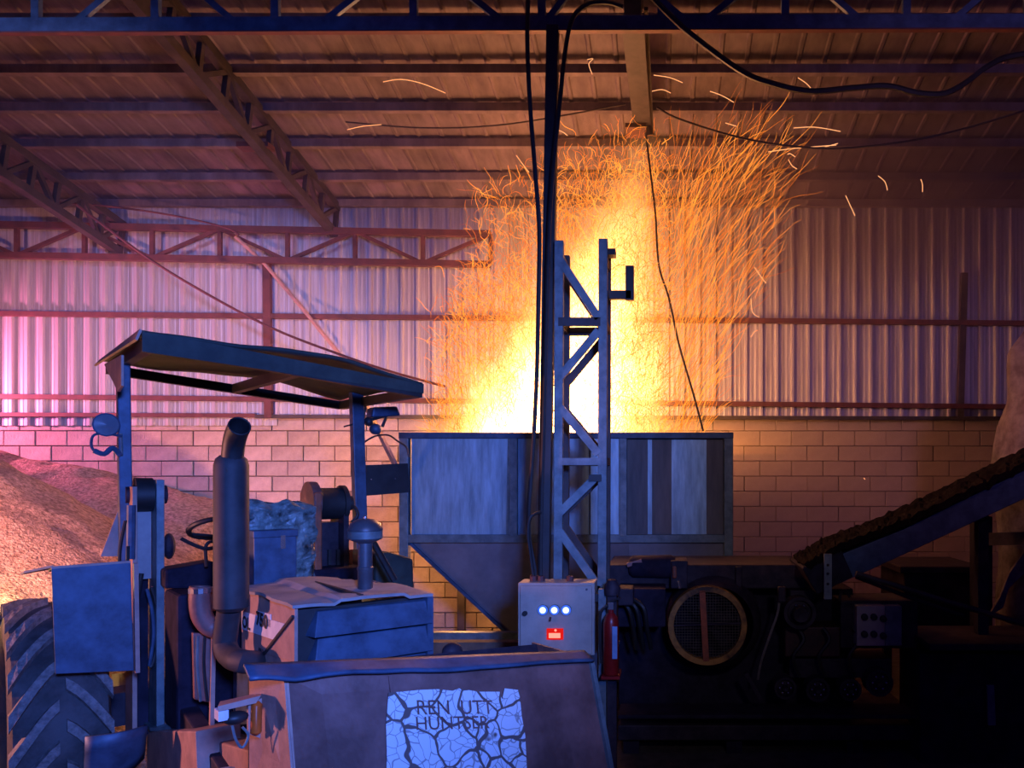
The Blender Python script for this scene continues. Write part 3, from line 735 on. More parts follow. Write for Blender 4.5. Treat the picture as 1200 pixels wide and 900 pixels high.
for (pts, r) in (([(166, 672), (161, 700), (158, 730), (162, 762), (160, 775)], .012), ([(178, 688), (184, 710), (186, 745), (180, 775), (176, 782)], .012), ([(172, 690), (178, 715), (180, 745), (175, 780)], .010)):
    MB().tube(smoothpath([T(x, y, y=.66) for x, y in pts]), r, 8).build('hydraulic_hose', RUBBER if r > .011 else BLUEP, tr, smooth=True)
MB().tube(smoothpath([T(x, y, y=.58) for x, y in ((147, 610), (141, 640), (140, 668), (144, 677), (149, 668), (150, 640))]), .009, 6).build('cable_loop', RUBBER, tr, smooth=True)
MB().tube([T(153, 655, y=.6), T(154, 592, y=.6)], .022, 8).build('hydraulic_ram', BLUEP, tr, smooth=True)
# rusty tower on the other side, with its spool
ty = .62
def tb(x0, y0, x1, y1, d, nm, m, bev=.004):
    a, b, c, d_ = T(x0, y1, y=ty), T(x1, y1, y=ty), T(x1, y0, y=ty), T(x0, y0, y=ty)
    return MB().sheet([a, b, c, d_], d).build(nm, m, tr, bevel=bev)
xa = T(371, 620, y=ty).x; xb = T(409, 620, y=ty).x
ztp = T(371, 568, y=ty).z
MB().box((xa-.028, ty-.05, 1.0), (xa+.02, ty+.25, ztp-.05)).build('tower_plate', REDST, tr, bevel=.01)
MB().lathe([(0, xa-.032), (.14, xa-.032), (.14, xa+.022), (0, xa+.022)], (0, ty+.09, ztp-.12), 'x', 20).build('tower_head', RUSTY, tr, smooth=True)
MB().lathe([(0, xa+.03), (.115, xa+.03), (.108, xa+.05), (.108, xb-.03), (.125, xb-.03), (.125, xb), (.05, xb+.01), (.05, xb+.05), (0, xb+.05)], (0, ty+.09, ztp-.13), 'x', 22).build('pin_drum', RUBBER, tr, smooth=True)
MB().box((xb-.035, ty, 1.0), (xb, ty+.25, ztp-.2)).build('tower_plate', GRIME2, tr)
MB().box((xa+.02, ty+.1, 1.1), (xb-.02, ty+.14, ztp-.26)).build('cross_plate', GRIME2, tr)
for px in (386, 396, 411): MB().bar(T(px, 662, y=ty+.08), T(px, 644, y=ty+.08), .02, .02).build('valve_lever', REDST if px == 411 else BLACK, tr)
MB().tube(smoothpath([T(x, y, y=.75) for x, y in ((406, 598), (415, 594), (419, 604), (412, 612))]), .012, 6).build('hydraulic_hose', RUBBER, tr, smooth=True)
MB().tube([T(437, 635, y=.1), T(462, 680, y=.1)], .022, 8).build('hydraulic_ram', RUBBER, tr, smooth=True)
MB().box((.1, .55, 1.0), (.6, 1.2, 1.5)).build('seat_base', GRIME, tr, bevel=.03)

# canopy and posts
def cz(x, y): return 2.775-.07*(x/.75)+.01*y/1.4
def canop(u, v):
    x, y = -.75+1.5*u, 1.42*v
    z = cz(x, y)+.045*math.sin(math.pi*u)*math.sin(math.pi*(.15+.7*v))+.03*math.exp(-((u-.06)/.05)**2)*0+.02*noise.noise(V((x*3, y*3, 2)))+.045*math.exp(-((u-.62)/.22)**2)
    return V((x, y, z))
cg = MB().grid(canop, 24, 14)
MBC = cg.build('canopy', CANVAS, tr, solid=.02, smooth=True)
# frame under the canopy
for (a, b) in (((-.72, .03), (.74, .03)), ((-.72, 1.38), (.74, 1.38)), ((-.72, .03), (-.72, 1.38)), ((.74, .03), (.74, 1.38)), ((0, .03), (0, 1.38))):
    MB().bar((*a, cz(*a)-.055), (*b, cz(*b)-.055), .05, .06).build('canopy_rail', BLACK, tr)
MB().sheet([(-.76, .0, cz(-.75, 0)+.01), (-.76, 0, cz(-.75, 0)-.10), (.76, 0, cz(.75, 0)-.06), (.76, 0, cz(.75, 0)+.0)], .015).build('canopy_fascia', CANVAS, tr)
MB().sheet([(-.77, .0, cz(-.75, 0)+.015), (-.77, 1.44, cz(-.75, 1.4)+.01), (-.80, 1.44, cz(-.75, 1.4)-.03), (-.79, 0, cz(-.75, 0)-.04)], .012).build('canopy_edge_strip', PALEPAINT, tr)
MB().sheet([T(122, 427, x=-.80), T(142, 416, x=-.80), T(142, 452, x=-.80), T(138, 459, x=-.80)], .012).build('canopy_corner_flap', PALEPAINT, tr)
pl = [T(144, 424, y=.78), T(150, 662, y=.74)]
MB().bar(pl[0], (pl[1].x, pl[1].y, 1.0), .065, .065, (0,1,0)).build('canopy_post', BLUEP, tr, bevel=.006)
pr = [T(417, 446, y=.95), T(424, 606, y=.95)]
MB().bar(pr[0], (pr[1].x+.01, pr[1].y, 1.0), .085, .07, (0,1,0)).build('canopy_post', BLUEP, tr, bevel=.006)
MB().sheet([T(429, 545, y=.93), T(478, 543, y=.93), T(480, 577, y=.93), T(430, 581, y=.93)], .008).build('number_plate', BLACK, tr)
for px, py in ((435, 562), (463, 561)): MB().ball(T(px, py, y=.92), .007, 8, 6).build('plate_screw', CHROME, tr)

def worklamp(c, s, nm='work_lamp', tilt=0):
    c = V(c)
    b = MB().lathe([(0, .07*s), (.045*s, .06*s), (.085*s, .01*s), (.09*s, -.03*s), (.08*s, -.035*s)], c, 'y', 16).build(nm, BLUEP, tr, smooth=True)
    MB().lathe([(.08*s, -.03*s), (0, -.045*s)], c, 'y', 16).build('lamp_glass', GLASS, b, smooth=True)
    return b
# lamp pod on the left post
cL = T(124, 498, y=.72)
worklamp(cL, .75)
MB().tube(smoothpath([T(x, y, y=.72) for x, y in ((143, 511), (120, 508), (109, 511), (107, 522), (110, 528))], 4), .008, 6).build('lamp_bracket', BLUEP, tr, smooth=True)
MB().tube(smoothpath([T(x, y, y=.72) for x, y in ((110, 528), (122, 532), (132, 525), (141, 534))], 4), .016, 6).build('lamp_bracket', BLUEP, tr, smooth=True)
MB().tube([T(142, 508, y=.74), T(143, 535, y=.74)], .008, 6).build('lamp_bracket', PAINTST, tr)
# lamps on the right post
cR = T(452, 481, y=.93)
MB().sheet([T(438, 477, y=.9), T(466, 476, y=.9), T(470, 487, y=.9), T(436, 489, y=.9)], .12).build('work_lamp', BLUEP, tr, bevel=.012)
MB().ball(T(440, 503, y=.93), .045, sc=(1, 1, .9)).build('work_lamp', BLUEP, tr, smooth=True)
MB().tube(smoothpath([T(x, y, y=.93) for x, y in ((427, 518), (440, 511), (455, 510), (466, 517), (476, 524), (479, 536))], 4), .007, 6).build('lamp_wire', BLACK, tr, smooth=True)
MB().tube([T(428, 494, y=.93), T(445, 489, y=.93), T(453, 488, y=.93), T(448, 500, y=.93)], .012, 6).build('lamp_bracket', BLACK, tr)
MB().tube([T(403, 500, y=.93), T(428, 493, y=.93)], .006, 6).build('lamp_bracket', BLACK, tr)
MB().tube([T(425, 452, y=.93), T(431, 462, y=.93), T(426, 490, y=.93)], .008, 6).build('lamp_wire', BLACK, tr)
MB().ball(T(432, 494, y=.95), .035).build('lamp_mount', BLACK, tr, smooth=True)

# steering wheel and column
sc_ = T(252, 619, y=.5); sc_.x += .02
ring = []
for k in range(25):
    a = 2*math.pi*k/24
    ring.append(sc_+V((.155*math.cos(a), .155*math.sin(a)*.9, -.155*math.sin(a)*.42)))
st = MB().tube(ring, .016, 8, cap=False).build('steering_wheel', BLACK, tr, smooth=True)
for a in (.5, 2.6, 4.7): MB().tube([sc_+V((0, .02, -.05)), sc_+V((.15*math.cos(a), .135*math.sin(a), -.063*math.sin(a)))], .009, 6).build('spoke', BLACK, st)
MB().tube([sc_+V((0, .02, -.04)), sc_+V((.02, -.22, -.45))], .025, 8).build('steering_column', BLACK, tr, smooth=True)
MB().tube(smoothpath([T(x, y, y=.4) for x, y in ((212, 631), (226, 638), (240, 643), (250, 642))]), .012, 6).build('gear_lever', BLACK, tr, smooth=True)
MB().tube(smoothpath([T(x, y, y=.4) for x, y in ((242, 664), (241, 642), (246, 635), (254, 636))]), .010, 6).build('gear_lever', BLACK, tr, smooth=True)
MB().sheet([T(193, 668, y=.5), T(250, 658, y=.5), T(262, 664, y=.5), T(262, 690, y=.5), T(193, 690, y=.5)], .2).build('dashboard', GRIME, tr, bevel=.015)
MB().ball(T(198, 640, y=.8), .05, sc=(.7, 1, 1.6)).build('control_valve', GRIME2, tr)
MB().box((-.56, .25, .66), (-.2, .6, 1.45)).build('side_cowl', GRIME, tr, bevel=.02)

# hood
hx0, hx1, hy0, hy1 = -.325, .325, -.965, -.09
def hoodtop(u, v):
    x, y = hx0-.015+(hx1-hx0+.03)*u, hy0-.02+(hy1-hy0+.05)*v
    return V((x, y, 1.512-.018*u+.012*math.sin(7*u+2*v)*math.sin(5*v)+(.018 if .30 < u < .78 else 0)+.012*noise.noise(V((x*5, y*5, 0)))))
MB().grid(hoodtop, 22, 12).build('hood_top', HOODTOP, tr, solid=.015)
MB().bar((-.02, hy0, 1.525), (-.02, hy1, 1.525), .02, .02).build('hood_seam', BLACK, tr)
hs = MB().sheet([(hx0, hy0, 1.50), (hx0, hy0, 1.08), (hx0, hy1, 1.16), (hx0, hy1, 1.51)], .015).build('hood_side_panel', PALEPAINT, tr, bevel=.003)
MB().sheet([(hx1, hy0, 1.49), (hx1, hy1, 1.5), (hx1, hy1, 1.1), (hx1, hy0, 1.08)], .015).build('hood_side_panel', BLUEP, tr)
# fold plate at the front corner and its dark edge
fa, fb_, fc = T(345, 722, x=hx0-.014), T(345, 776, x=hx0-.004), T(311, 766, x=hx0-.004)
MB().sheet([fa, fc, fb_], .012).build('corner_plate', PALEPAINT, tr)
MB().bar(fa+V((-.006,0,0)), fc+V((-.006,0,0)), .012, .012).build('corner_seam', BLACK, tr)
# white stripe decal with its lettering
sx = hx0-.004
dc = MB().sheet([T(283, 716, x=sx), T(283, 737, x=sx), T(321, 750, x=sx), T(333, 731, x=sx)], .003).build('stripe_decal', WHITEP, hs)
dc2 = MB().sheet([T(302, 716, x=sx), T(302, 730, x=sx), T(317, 735, x=sx), T(317, 720, x=sx)], .003).build('stripe_decal', WHITEP, hs)
def textmesh(txt, size, m, bold=0.0):
    fo = bpy.data.curves.new('lettering', 'FONT'); fo.body = txt; fo.size = size; fo.offset = bold; fo.extrude = .0006
    fo.resolution_u = 3
    t = bpy.data.objects.new('lettering', fo); C.objects.link(t); bpy.context.view_layer.update()
    me = bpy.data.meshes.new_from_object(t.evaluated_get(bpy.context.evaluated_depsgraph_get()))
    bpy.data.objects.remove(t); bpy.data.curves.remove(fo)
    me.name = 'lettering'; me.materials.clear(); me.materials.append(m)
    o = bpy.data.objects.new('lettering', me); C.objects.link(o)
    return o
def lettering(txt, px, py, size, par, wide=1.0):
    o = textmesh(txt, size, INK, .0025 if size > .05 else 0); o.parent = par
    # reads from the rear of the hood to the front, upright, on the side plane x = const
    R = Matrix((V((0, -1, 0)), V((0, 0, 1)), V((-1, 0, 0)))).transposed()
    o.rotation_euler = R.to_euler(); o.location = T(px, py, x=sx-.003); o.scale = (wide, 1, 1)
    return o
lettering('OL', 284, 734, .085, dc, wide=1.25)
lettering('750', 300, 731, .095, dc, wide=1.35)
lettering('MB 2', 303, 763, .030, dc, wide=1.3)
# grille of wide louvres
MB().box((hx0+.02, hy0+.02, 1.08), (hx1-.0, hy0+.06, 1.49)).build('grille_back', BLACK, tr)
z0, z1 = 1.185, 1.485
for k, (za, zb_) in enumerate(((1.365, 1.478), (1.225, 1.35), (1.09, 1.21))):
    MB().hexa([(hx0+.07, hy0-.055, za), (hx1+.0, hy0-.055, za-.005), (hx1+.0, hy0+.03, za), (hx0+.05, hy0+.03, za),
               (hx0+.10, hy0-.005, zb_), (hx1-.01, hy0-.005, zb_-.008), (hx1-.01, hy0+.03, zb_), (hx0+.10, hy0+.03, zb_)]).build('grille_louvre', BLUEP, tr, bevel=.004)
MB().box((hx1-.02, hy0-.03, 1.05), (hx1+.012, hy0+.04, 1.49)).build('grille_side', BLUEP, tr)

# exhaust
mx, my = -.455, -.42
def mp(py): return T(272, py, x=mx).z
def cx_(px, py): return T(px, py, x=mx)
MB().lathe([(.055, 0), (.079, .02), (.079, mp(545)-mp(716)), (.070, mp(537)-mp(716)), (.05, mp(533)-mp(716))], T(271, 716, x=mx), 'z', 22).build('muffler', MUFF, tr, smooth=True)
MB().tube(smoothpath([T(272, 540, x=mx), T(274, 520, x=mx), T(277, 508, x=mx), T(281, 499, x=mx)]), [.048]*19, 16, cap=False).build('exhaust_tip', BLACK, tr, smooth=True, solid=.006)
MB().tube(smoothpath([T(269, 712, x=mx), T(265, 740, x=mx), T(264, 756, x=mx), T(270, 769, x=mx), T(284, 775, x=mx), T(300, 776, x=mx+.1)]), .056, 14).build('exhaust_elbow', MUFF, tr, smooth=True)
ep = smoothpath([T(235, 687, y=-.1), T(234, 705, y=-.1), T(237, 722, y=-.1), T(246, 734, y=-.1), T(258, 738, y=-.12)])
MB().tube(ep, .048, 14, cap=False).build('intake_elbow', RUSTY, tr, smooth=True, solid=.006)
MB().lathe([(.05, -.02), (.056, -.02), (.056, .005), (.05, .005)], T(235, 690, y=-.1), 'z', 16).build('pipe_collar', CHROME, tr)
MB().sheet([T(246, 690, y=-.05), T(252, 690, y=-.05), T(252, 716, y=-.05), T(246, 716, y=-.05)], .02).build('elbow_bracket', REDST, tr)
MB().sheet([T(226, 742, y=-.02), T(250, 742, y=-.02), T(248, 824, y=-.02), T(228, 820, y=-.02)], .04).build('hose_cover', RUSTY, tr, bevel=.006)
for px in (232, 240): MB().tube(smoothpath([T(px, 745, y=-.06), T(px-1, 780, y=-.06), T(px+3, 822, y=-.06)]), .008, 6).build('hose', RUBBER if px > 235 else PAINTST, tr)
MB().bar(T(250, 740, y=-.05), T(248, 850, y=-.05), .02, .03, (0,1,0)).build('side_strut', PALEPAINT, tr)
MB().bar(T(277, 690, x=-.34), T(274, 742, x=-.34), .012, .03, (1,0,0)).build('cowl_edge', REDST, tr)
MB().box((-.36, -.95, .72), (-.24, -.05, 1.10)).build('engine_side', BLUEP, tr, bevel=.02)

# pre-cleaner on the hood
pc = V((.128, -.639, 1.50))
zz = lambda py: T(428, py, y=-.639).z
hgt_ = zz(632)-1.50
pipe_ = MB().lathe([(.038, -.02), (.038, hgt_*.40), (.041, hgt_*.42), (.041, hgt_*.46), (.036, hgt_*.48), (.036, hgt_)], pc, 'z', 18).build('intake_pipe', MUFF2, tr, smooth=True)
MB().lathe([(.036, hgt_-.02), (.082, hgt_), (.085, hgt_+.005), (.085, hgt_+.045), (.089, hgt_+.047), (.089, hgt_+.055), (.075, hgt_+.085), (.045, hgt_+.105), (0, hgt_+.112)], pc, 'z', 24).build('pre_cleaner_cap', MUFF2, pipe_, smooth=True)
MB().lathe([(.086, hgt_+.006), (.0875, hgt_+.006), (.0875, hgt_+.044), (.086, hgt_+.044)], pc, 'z', 24).build('clear_band', PAINTST, pipe_, smooth=True)
MB().ball(pc+V((0, 0, hgt_+.116)), .010, 8, 6).build('wing_nut', CHROME, pipe_)

# tarp-wrapped bundle and tool box behind the hood
def tarpf(u, v):
    a = 2*math.pi*u
    s = min(1, 1.5*math.sin(math.pi*(.10+.86*v))**.35)
    p = V((-.09+.215*max(-1, min(1, 1.7*math.cos(a)))*s, .22+.14*math.sin(a)*s, 1.50+.46*v))
    return p+noise.noise_vector(V((math.cos(a)*3.1, math.sin(a)*3.1, v*6)))*.026+noise.noise_vector(V((math.cos(a)*9, math.sin(a)*9, v*15)))*.010
MB().grid(tarpf, 56, 26).build('wrapped_bundle', TARP, tr, smooth=False)
tb_ = MB().box((-.245, -.02, 1.50), (-.02, .10, 1.80)).build('tool_box', BLUEP, tr, bevel=.006)
MB().box((-.25, -.03, 1.765), (-.015, .11, 1.805)).build('lid', BLUEP, tb_, bevel=.005)
MB().box((-.11, -.032, 1.70), (-.085, -.02, 1.775)).build('latch', CHROME, tb_)

# front bucket
def BZ(x, z): return z-.115*(x-.08)
by0, by1 = -1.72, -1.90
def bp(px, py, y): return T(px, py, y=y)
tl, trr = bp(334, 792, by0), bp(690, 772, by0)
blb, brb = bp(344, 905, by1), bp(714, 905, by1)
dl, dr = (blb-tl), (brb-trr)
blb2, brb2 = tl+dl*1.6, trr+dr*1.6
bk = MB().sheet([tl, blb2, brb2, trr], .015).build('bucket', RUSTY, tr)
back = V((0, .50, -.02))
# side cheek, pink lamp light put into its pale paint
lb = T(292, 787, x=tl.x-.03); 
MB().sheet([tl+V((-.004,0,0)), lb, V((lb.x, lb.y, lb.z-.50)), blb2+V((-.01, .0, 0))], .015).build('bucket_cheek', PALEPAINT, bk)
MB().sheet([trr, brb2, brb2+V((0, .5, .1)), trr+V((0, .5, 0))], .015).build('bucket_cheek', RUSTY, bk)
MB().sheet([lb, trr+V((0, .45, 0)), brb2+V((0, .45, .2)), V((lb.x, lb.y, lb.z-.5))], .015).build('bucket_back', GRIME2, bk)
# bent lip along the top edge
def lipf(u, v):
    a, b = bp(290, 786, by0-.02), bp(692, 768, by0-.02)
    p = a.lerp(b, u); dip = -.018*math.exp(-((u-.10)/.05)**2)+.006*noise.noise(V((u*9, 0, 0)))
    d = V((0, .08*(1-v)-.03, -.026*v+.012*(1-v)+dip*v+.006*math.sin(u*9)*v))
    return p+d
MB().grid(lipf, 50, 5).build('bucket_lip', BLUEP, bk, solid=.012, smooth=True)
MB().bar(trr+V((.005, -.012, -.01)), brb2+V((.005, -.012, 0)), .022, .022, (0,1,0)).build('bucket_edge', PAINTST, bk)
for u in (.28,): 
    a, b = tl.lerp(trr, u), blb2.lerp(brb2, u)
    MB().bar(a+V((0,-.010,-.02)), b+V((0,-.010,0)), .015, .006, (0,1,0)).build('weld_seam', RUSTY, bk)
# cracked white painted notice
def q(px, py): 
    # on the front plate
    nrm = (blb-tl).cross(trr-tl).normalized(); base = tl
    r, qq = (px-780)/900, (560-py)/900
    dirw = V((r, 1, qq)); ori = V((0, 0, EYE))
    # to the tractor frame
    Rm = Matrix.Rotation(-TA, 3, 'Z'); o_ = Rm @ (ori-TO); d_ = Rm @ dirw
    t = (base-o_).dot(nrm)/d_.dot(nrm)
    return o_+d_*t
nrm = (blb-tl).cross(trr-tl).normalized()
if nrm.y > 0: nrm = -nrm
ed = [q(455, 812), q(470, 811), q(490, 809), q(512, 808), q(530, 810), q(537, 807), q(560, 811), q(585, 811), q(588, 820), q(591, 807), q(608, 809), q(611, 840), q(615, 862), q(617, 905), q(618, 925), q(452, 925), q(453, 880), q(452, 850)]
cm = bpy.data.materials.new('cracked_white_paint'); cm.use_nodes = True
n = cm.node_tree.nodes; l = cm.node_tree.links; pb = n['Principled BSDF']; pb.inputs['Roughness'].default_value = .6
tc = n.new('ShaderNodeTexCoord'); nz = n.new('ShaderNodeTexNoise'); nz.inputs['Scale'].default_value = 7
mx_ = n.new('ShaderNodeMix'); mx_.data_type = 'VECTOR'; mx_.inputs['Factor'].default_value = .10
l.new(tc.outputs['Object'], nz.inputs['Vector']); l.new(tc.outputs['Object'], mx_.inputs[4]); l.new(nz.outputs['Color'], mx_.inputs[5])
fac = None
for s_, lo, hi in ((9, .035, .05), (24, .022, .04)):
    vo = n.new('ShaderNodeTexVoronoi'); vo.feature = 'DISTANCE_TO_EDGE'; vo.inputs['Scale'].default_value = s_
    l.new(mx_.outputs[1], vo.inputs['Vector'])
    mr = n.new('ShaderNodeMapRange'); mr.inputs['From Min'].default_value = lo; mr.inputs['From Max'].default_value = hi
    l.new(vo.outputs['Distance'], mr.inputs['Value'])
    if fac is None: fac = mr.outputs[0]
    else:
        mm = n.new('ShaderNodeMath'); mm.operation = 'MULTIPLY'; l.new(fac, mm.inputs[0])
        m3 = n.new('ShaderNodeMapRange'); m3.inputs['To Min'].default_value = .35; l.new(mr.outputs[0], m3.inputs['Value'])
        l.new(m3.outputs[0], mm.inputs[1]); fac = mm.outputs[0]
mc = n.new('ShaderNodeMix'); mc.data_type = 'RGBA'; mc.inputs[6].default_value = (.16, .105, .095, 1); mc.inputs[7].default_value = (.80, .82, .85, 1)
l.new(fac, mc.inputs[0]); l.new(mc.outputs[2], pb.inputs['Base Color'])
sg = MB().sheet([p+nrm*.004 for p in ed], .003).build('painted_notice', cm, bk)
rx = (q(600, 840)-q(460, 842)).normalized(); ry = nrm.cross(rx).normalized()
if ry.z < 0: ry = -ry
def notice(txt, px, py, size, wide):
    o = textmesh(txt, size, RUSTY, 0); o.parent = sg
    o.matrix_local = Matrix.Translation(q(px, py)+nrm*.0052) @ Matrix((rx, ry, rx.cross(ry))).transposed().to_4x4() @ Matrix.Diagonal((wide, 1, 1, 1))
notice('REN  UTT', 487, 838, .085, .92)
notice('HUNTSER', 486, 856, .075, .98)
# head lamp box on the bucket's cheek
hb = V(T(278, 838, y=-1.55))
MB().hexa([T(256, 834, y=-1.60), T(300, 824, y=-1.60), T(303, 817, y=-1.42), T(262, 826, y=-1.42), T(255, 828, y=-1.60), T(306, 815, y=-1.60), T(307, 811, y=-1.42), T(258, 822, y=-1.42)]).build('lamp_hood', PALEPAINT, bk)
MB().sheet([T(291, 826, y=-1.56), T(307, 818, y=-1.56), T(305, 865, y=-1.56), T(291, 860, y=-1.56)], .02).build('lamp_plate', PALEPAINT, bk)
MB().tube([T(299, 861, y=-1.59), T(300, 858, y=-1.59), T(301, 826, y=-1.59), T(301, 822, y=-1.59)], [.008, .019, .019, .008], 12).build('amber_lamp', AMBER, bk, smooth=True)
MB().ball(T(276, 841, y=-1.58), .04, sc=(1.1, .8, .6)).build('head_lamp', BLACK, bk, smooth=True)
MB().box(T(256, 846, y=-1.60)-V((0, 0, 0)), T(268, 832, y=-1.60)+V((0, .06, 0))).build('lamp_hood_end', WHITEP, bk)
MB().tube(smoothpath([T(x, y, y=-1.58) for x, y in ((272, 850), (276, 866), (284, 876), (291, 862), (284, 852))]), .005, 6).build('lamp_wire', PAINTST, bk)
MB().ball(T(530, 764, y=-1.05), .055, sc=(1.0, .8, .9)).build('filler_cap', GRIME2, tr, smooth=True)
for s in (-1, 1):
    MB().bar((s*.50, .65, .80), (s*.50, -1.30, .56), .09, .14).build('loader_arm', GRIME2, tr, bevel=.01)

# ================================================================== dark machine at the right
mc_ = thing('feed_machine', P(880, 900, 6.0), 'large grimy dark machine with a round fan guard tinted with orange firelight right of the control box', 'machine')
Zm = 5.9
def MBx(x0, y0, x1, y1, Z, dep, nm, m, par=mc_, bev=.01):
    a, b = P(x0, y1, Z), P(x1, y0, Z)
    return MB().box(a, b+V((0, dep, 0))).build(nm, m, par, bevel=bev)
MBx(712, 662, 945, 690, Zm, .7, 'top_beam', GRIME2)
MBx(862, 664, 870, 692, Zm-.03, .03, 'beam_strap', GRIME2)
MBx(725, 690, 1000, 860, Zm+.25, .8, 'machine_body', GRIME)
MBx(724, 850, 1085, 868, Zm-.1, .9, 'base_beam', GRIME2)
MBx(724, 838, 1085, 843, Zm-.2, .3, 'base_rail', GRIME)
for x in (740, 860, 1000, 1075):
    a = P(x, 866, Zm); MB().box((a.x-.06, Zm-.05, 0), (a.x+.06, Zm+.1, a.z)).build('leg', GRIME, mc_)
    MB().box((a.x-.06, Zm+.6, 0), (a.x+.06, Zm+.75, a.z)).build('leg', GRIME, mc_)
# fan
fc_ = P(829, 733, Zm-.12); fr_ = 46/900*(Zm-.12)
MB().lathe([(fr_*.98, 0), (fr_*1.22, .10), (fr_*1.28, .35), (0, .36)], fc_+V((.06, .02, 0)), 'y', 32).build('fan_shroud', GRIME2, mc_, smooth=True)
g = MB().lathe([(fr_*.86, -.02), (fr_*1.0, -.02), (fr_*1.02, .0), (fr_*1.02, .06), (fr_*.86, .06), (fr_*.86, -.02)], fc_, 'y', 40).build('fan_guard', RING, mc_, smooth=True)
wm = MB()
for k in range(-11, 12):
    t = k/12*fr_*.86; h = math.sqrt(max(0, (fr_*.86)**2-t*t))
    wm.bar(fc_+V((t, .012, -h)), fc_+V((t, .012, h)), .004, .004, (0,1,0)); wm.bar(fc_+V((-h, .008, t)), fc_+V((h, .008, t)), .004, .004)
tag(wm.build('guard_mesh', mat('guard_wire', (.10, .075, .06), (.05, .04, .03), .6), g), kind='stuff')
MB().bar(fc_+V((-.01, -.01, -fr_*.9)), fc_+V((-.04, -.01, fr_*.9)), .045, .02, (0,1,0)).build('guard_bar', REDST, g)
MB().bar(fc_+V((-fr_*.88, -.005, 0)), fc_+V((fr_*.88, -.005, 0.02)), .018, .012).build('guard_bar', GRIME2, g)
MB().lathe([(0, .30), (.05, .29), (.06, .10), (.0, .10)], fc_, 'y', 14).build('fan_hub', GRIME, mc_)
for k in range(6):
    a = math.pi/3*k; d = V((math.cos(a), 0, math.sin(a))); e = V((-d.z, 0, d.x))
    MB().sheet([fc_+d*.06+V((0, .15, 0)), fc_+d*.06+e*.05+V((0, .2, 0)), fc_+d*fr_*.8+e*.10+V((0, .21, 0)), fc_+d*fr_*.8+V((0, .15, 0))], .006).build('fan_blade', GRIME2, mc_)
# engine end: flywheel, pulleys, manifold
def pulley(px, py, rpx, Z, nm='pulley', m=GRIME2):
    c = P(px, py, Z); r_ = rpx/900*Z
    o = MB().lathe([(0, -.02), (r_*.25, -.03), (r_*.3, 0), (r_*.7, .01), (r_*.78, -.02), (r_, -.02), (r_*.93, .02), (r_, .06), (r_, .12), (0, .12)], c, 'y', 24).build(nm, m, mc_, smooth=True)
    b = MB()
    for k in range(6):
        a = math.pi/3*k; b.ball(c+V((r_*.5*math.cos(a), -.01, r_*.5*math.sin(a))), .010, 6, 5)
    tag(b.build('bolts', CHROME if m is not GRIME else GRIME2, o), kind='stuff')
pulley(937, 718, 19, Zm-.15, 'flywheel')
MB().lathe([(0, -.02), (.055, -.03), (.065, .02), (0, .02)], P(938, 720, Zm-.2), 'y', 16).build('flywheel_hub', GRIME2, mc_, smooth=True)
MBx(926, 692, 955, 704, Zm-.05, .2, 'cover', GRIME2)
MBx(920, 735, 985, 770, Zm-.02, .3, 'gear_case', mat('grimy_red_paint', (.07, .022, .02), (.02, .012, .012), .55))
for (px, py, r_) in ((920, 806, 13), (958, 808, 14), (996, 808, 13), (1030, 800, 16)): pulley(px, py, r_, Zm-.1)
for (x0, x1) in ((925, 1045),): MBx(x0, 772, x1, 795, Zm, .3, 'engine_side', GRIME2)
for x in (935, 965, 1000):
    MB().tube(smoothpath([P(x, 736, Zm-.08), P(x+7, 750, Zm-.12), P(x-5, 770, Zm-.12), P(x+2, 792, Zm-.1)]), .014, 6).build('hose', RUBBER, mc_, smooth=True)
MB().tube(smoothpath([P(913, 690, Zm-.1), P(912, 715, Zm-.15), P(902, 745, Zm-.16), P(892, 775, Zm-.15), P(888, 796, Zm-.1)]), .010, 6).build('cable', mat('worn_cable', (.2, .18, .16), None, .5), mc_, smooth=True)
MB().bar(P(874, 788, Zm-.15), P(892, 820, Zm-.15), .03, .05, (0,1,0)).build('lever', GRIME2, mc_)
MBx(912, 688, 921, 706, Zm-.18, .05, 'valve', GRIME2)
MBx(786, 657, 806, 690, Zm-.1, .25, 'motor_block', GRIME2); MBx(788, 664, 793, 678, Zm-.13, .03, 'motor_tab', REDST)
MB().tube([P(795, 680, Zm-.1), P(797, 690, Zm-.12)], .012, 6).build('rod_end', CHROME, mc_)
# motor on top at the left
MB().lathe([(0, -.18), (.06, -.18), (.085, -.15), (.09, .14), (.07, .17), (0, .18)], P(765, 664, Zm), 'x', 16).build('motor', GRIME, mc_, smooth=True)
MB().bar(P(735, 662, Zm-.05), P(752, 657, Zm-.05), .05, .03).build('shaft', RUSTY, mc_)
MBx(724, 690, 780, 735, Zm-.3, .3, 'pump_body', GRIME); MBx(724, 690, 742, 710, Zm-.5, .2, 'pump_flange', GRIME2)
for k in range(3): MB().tube(smoothpath([P(722+8*k, 700, Zm-.35), P(736+9*k, 712, Zm-.4), P(742+8*k, 735, Zm-.35), P(745+9*k, 760, Zm-.2)]), .016, 6).build('hose', RUBBER, mc_, smooth=True)
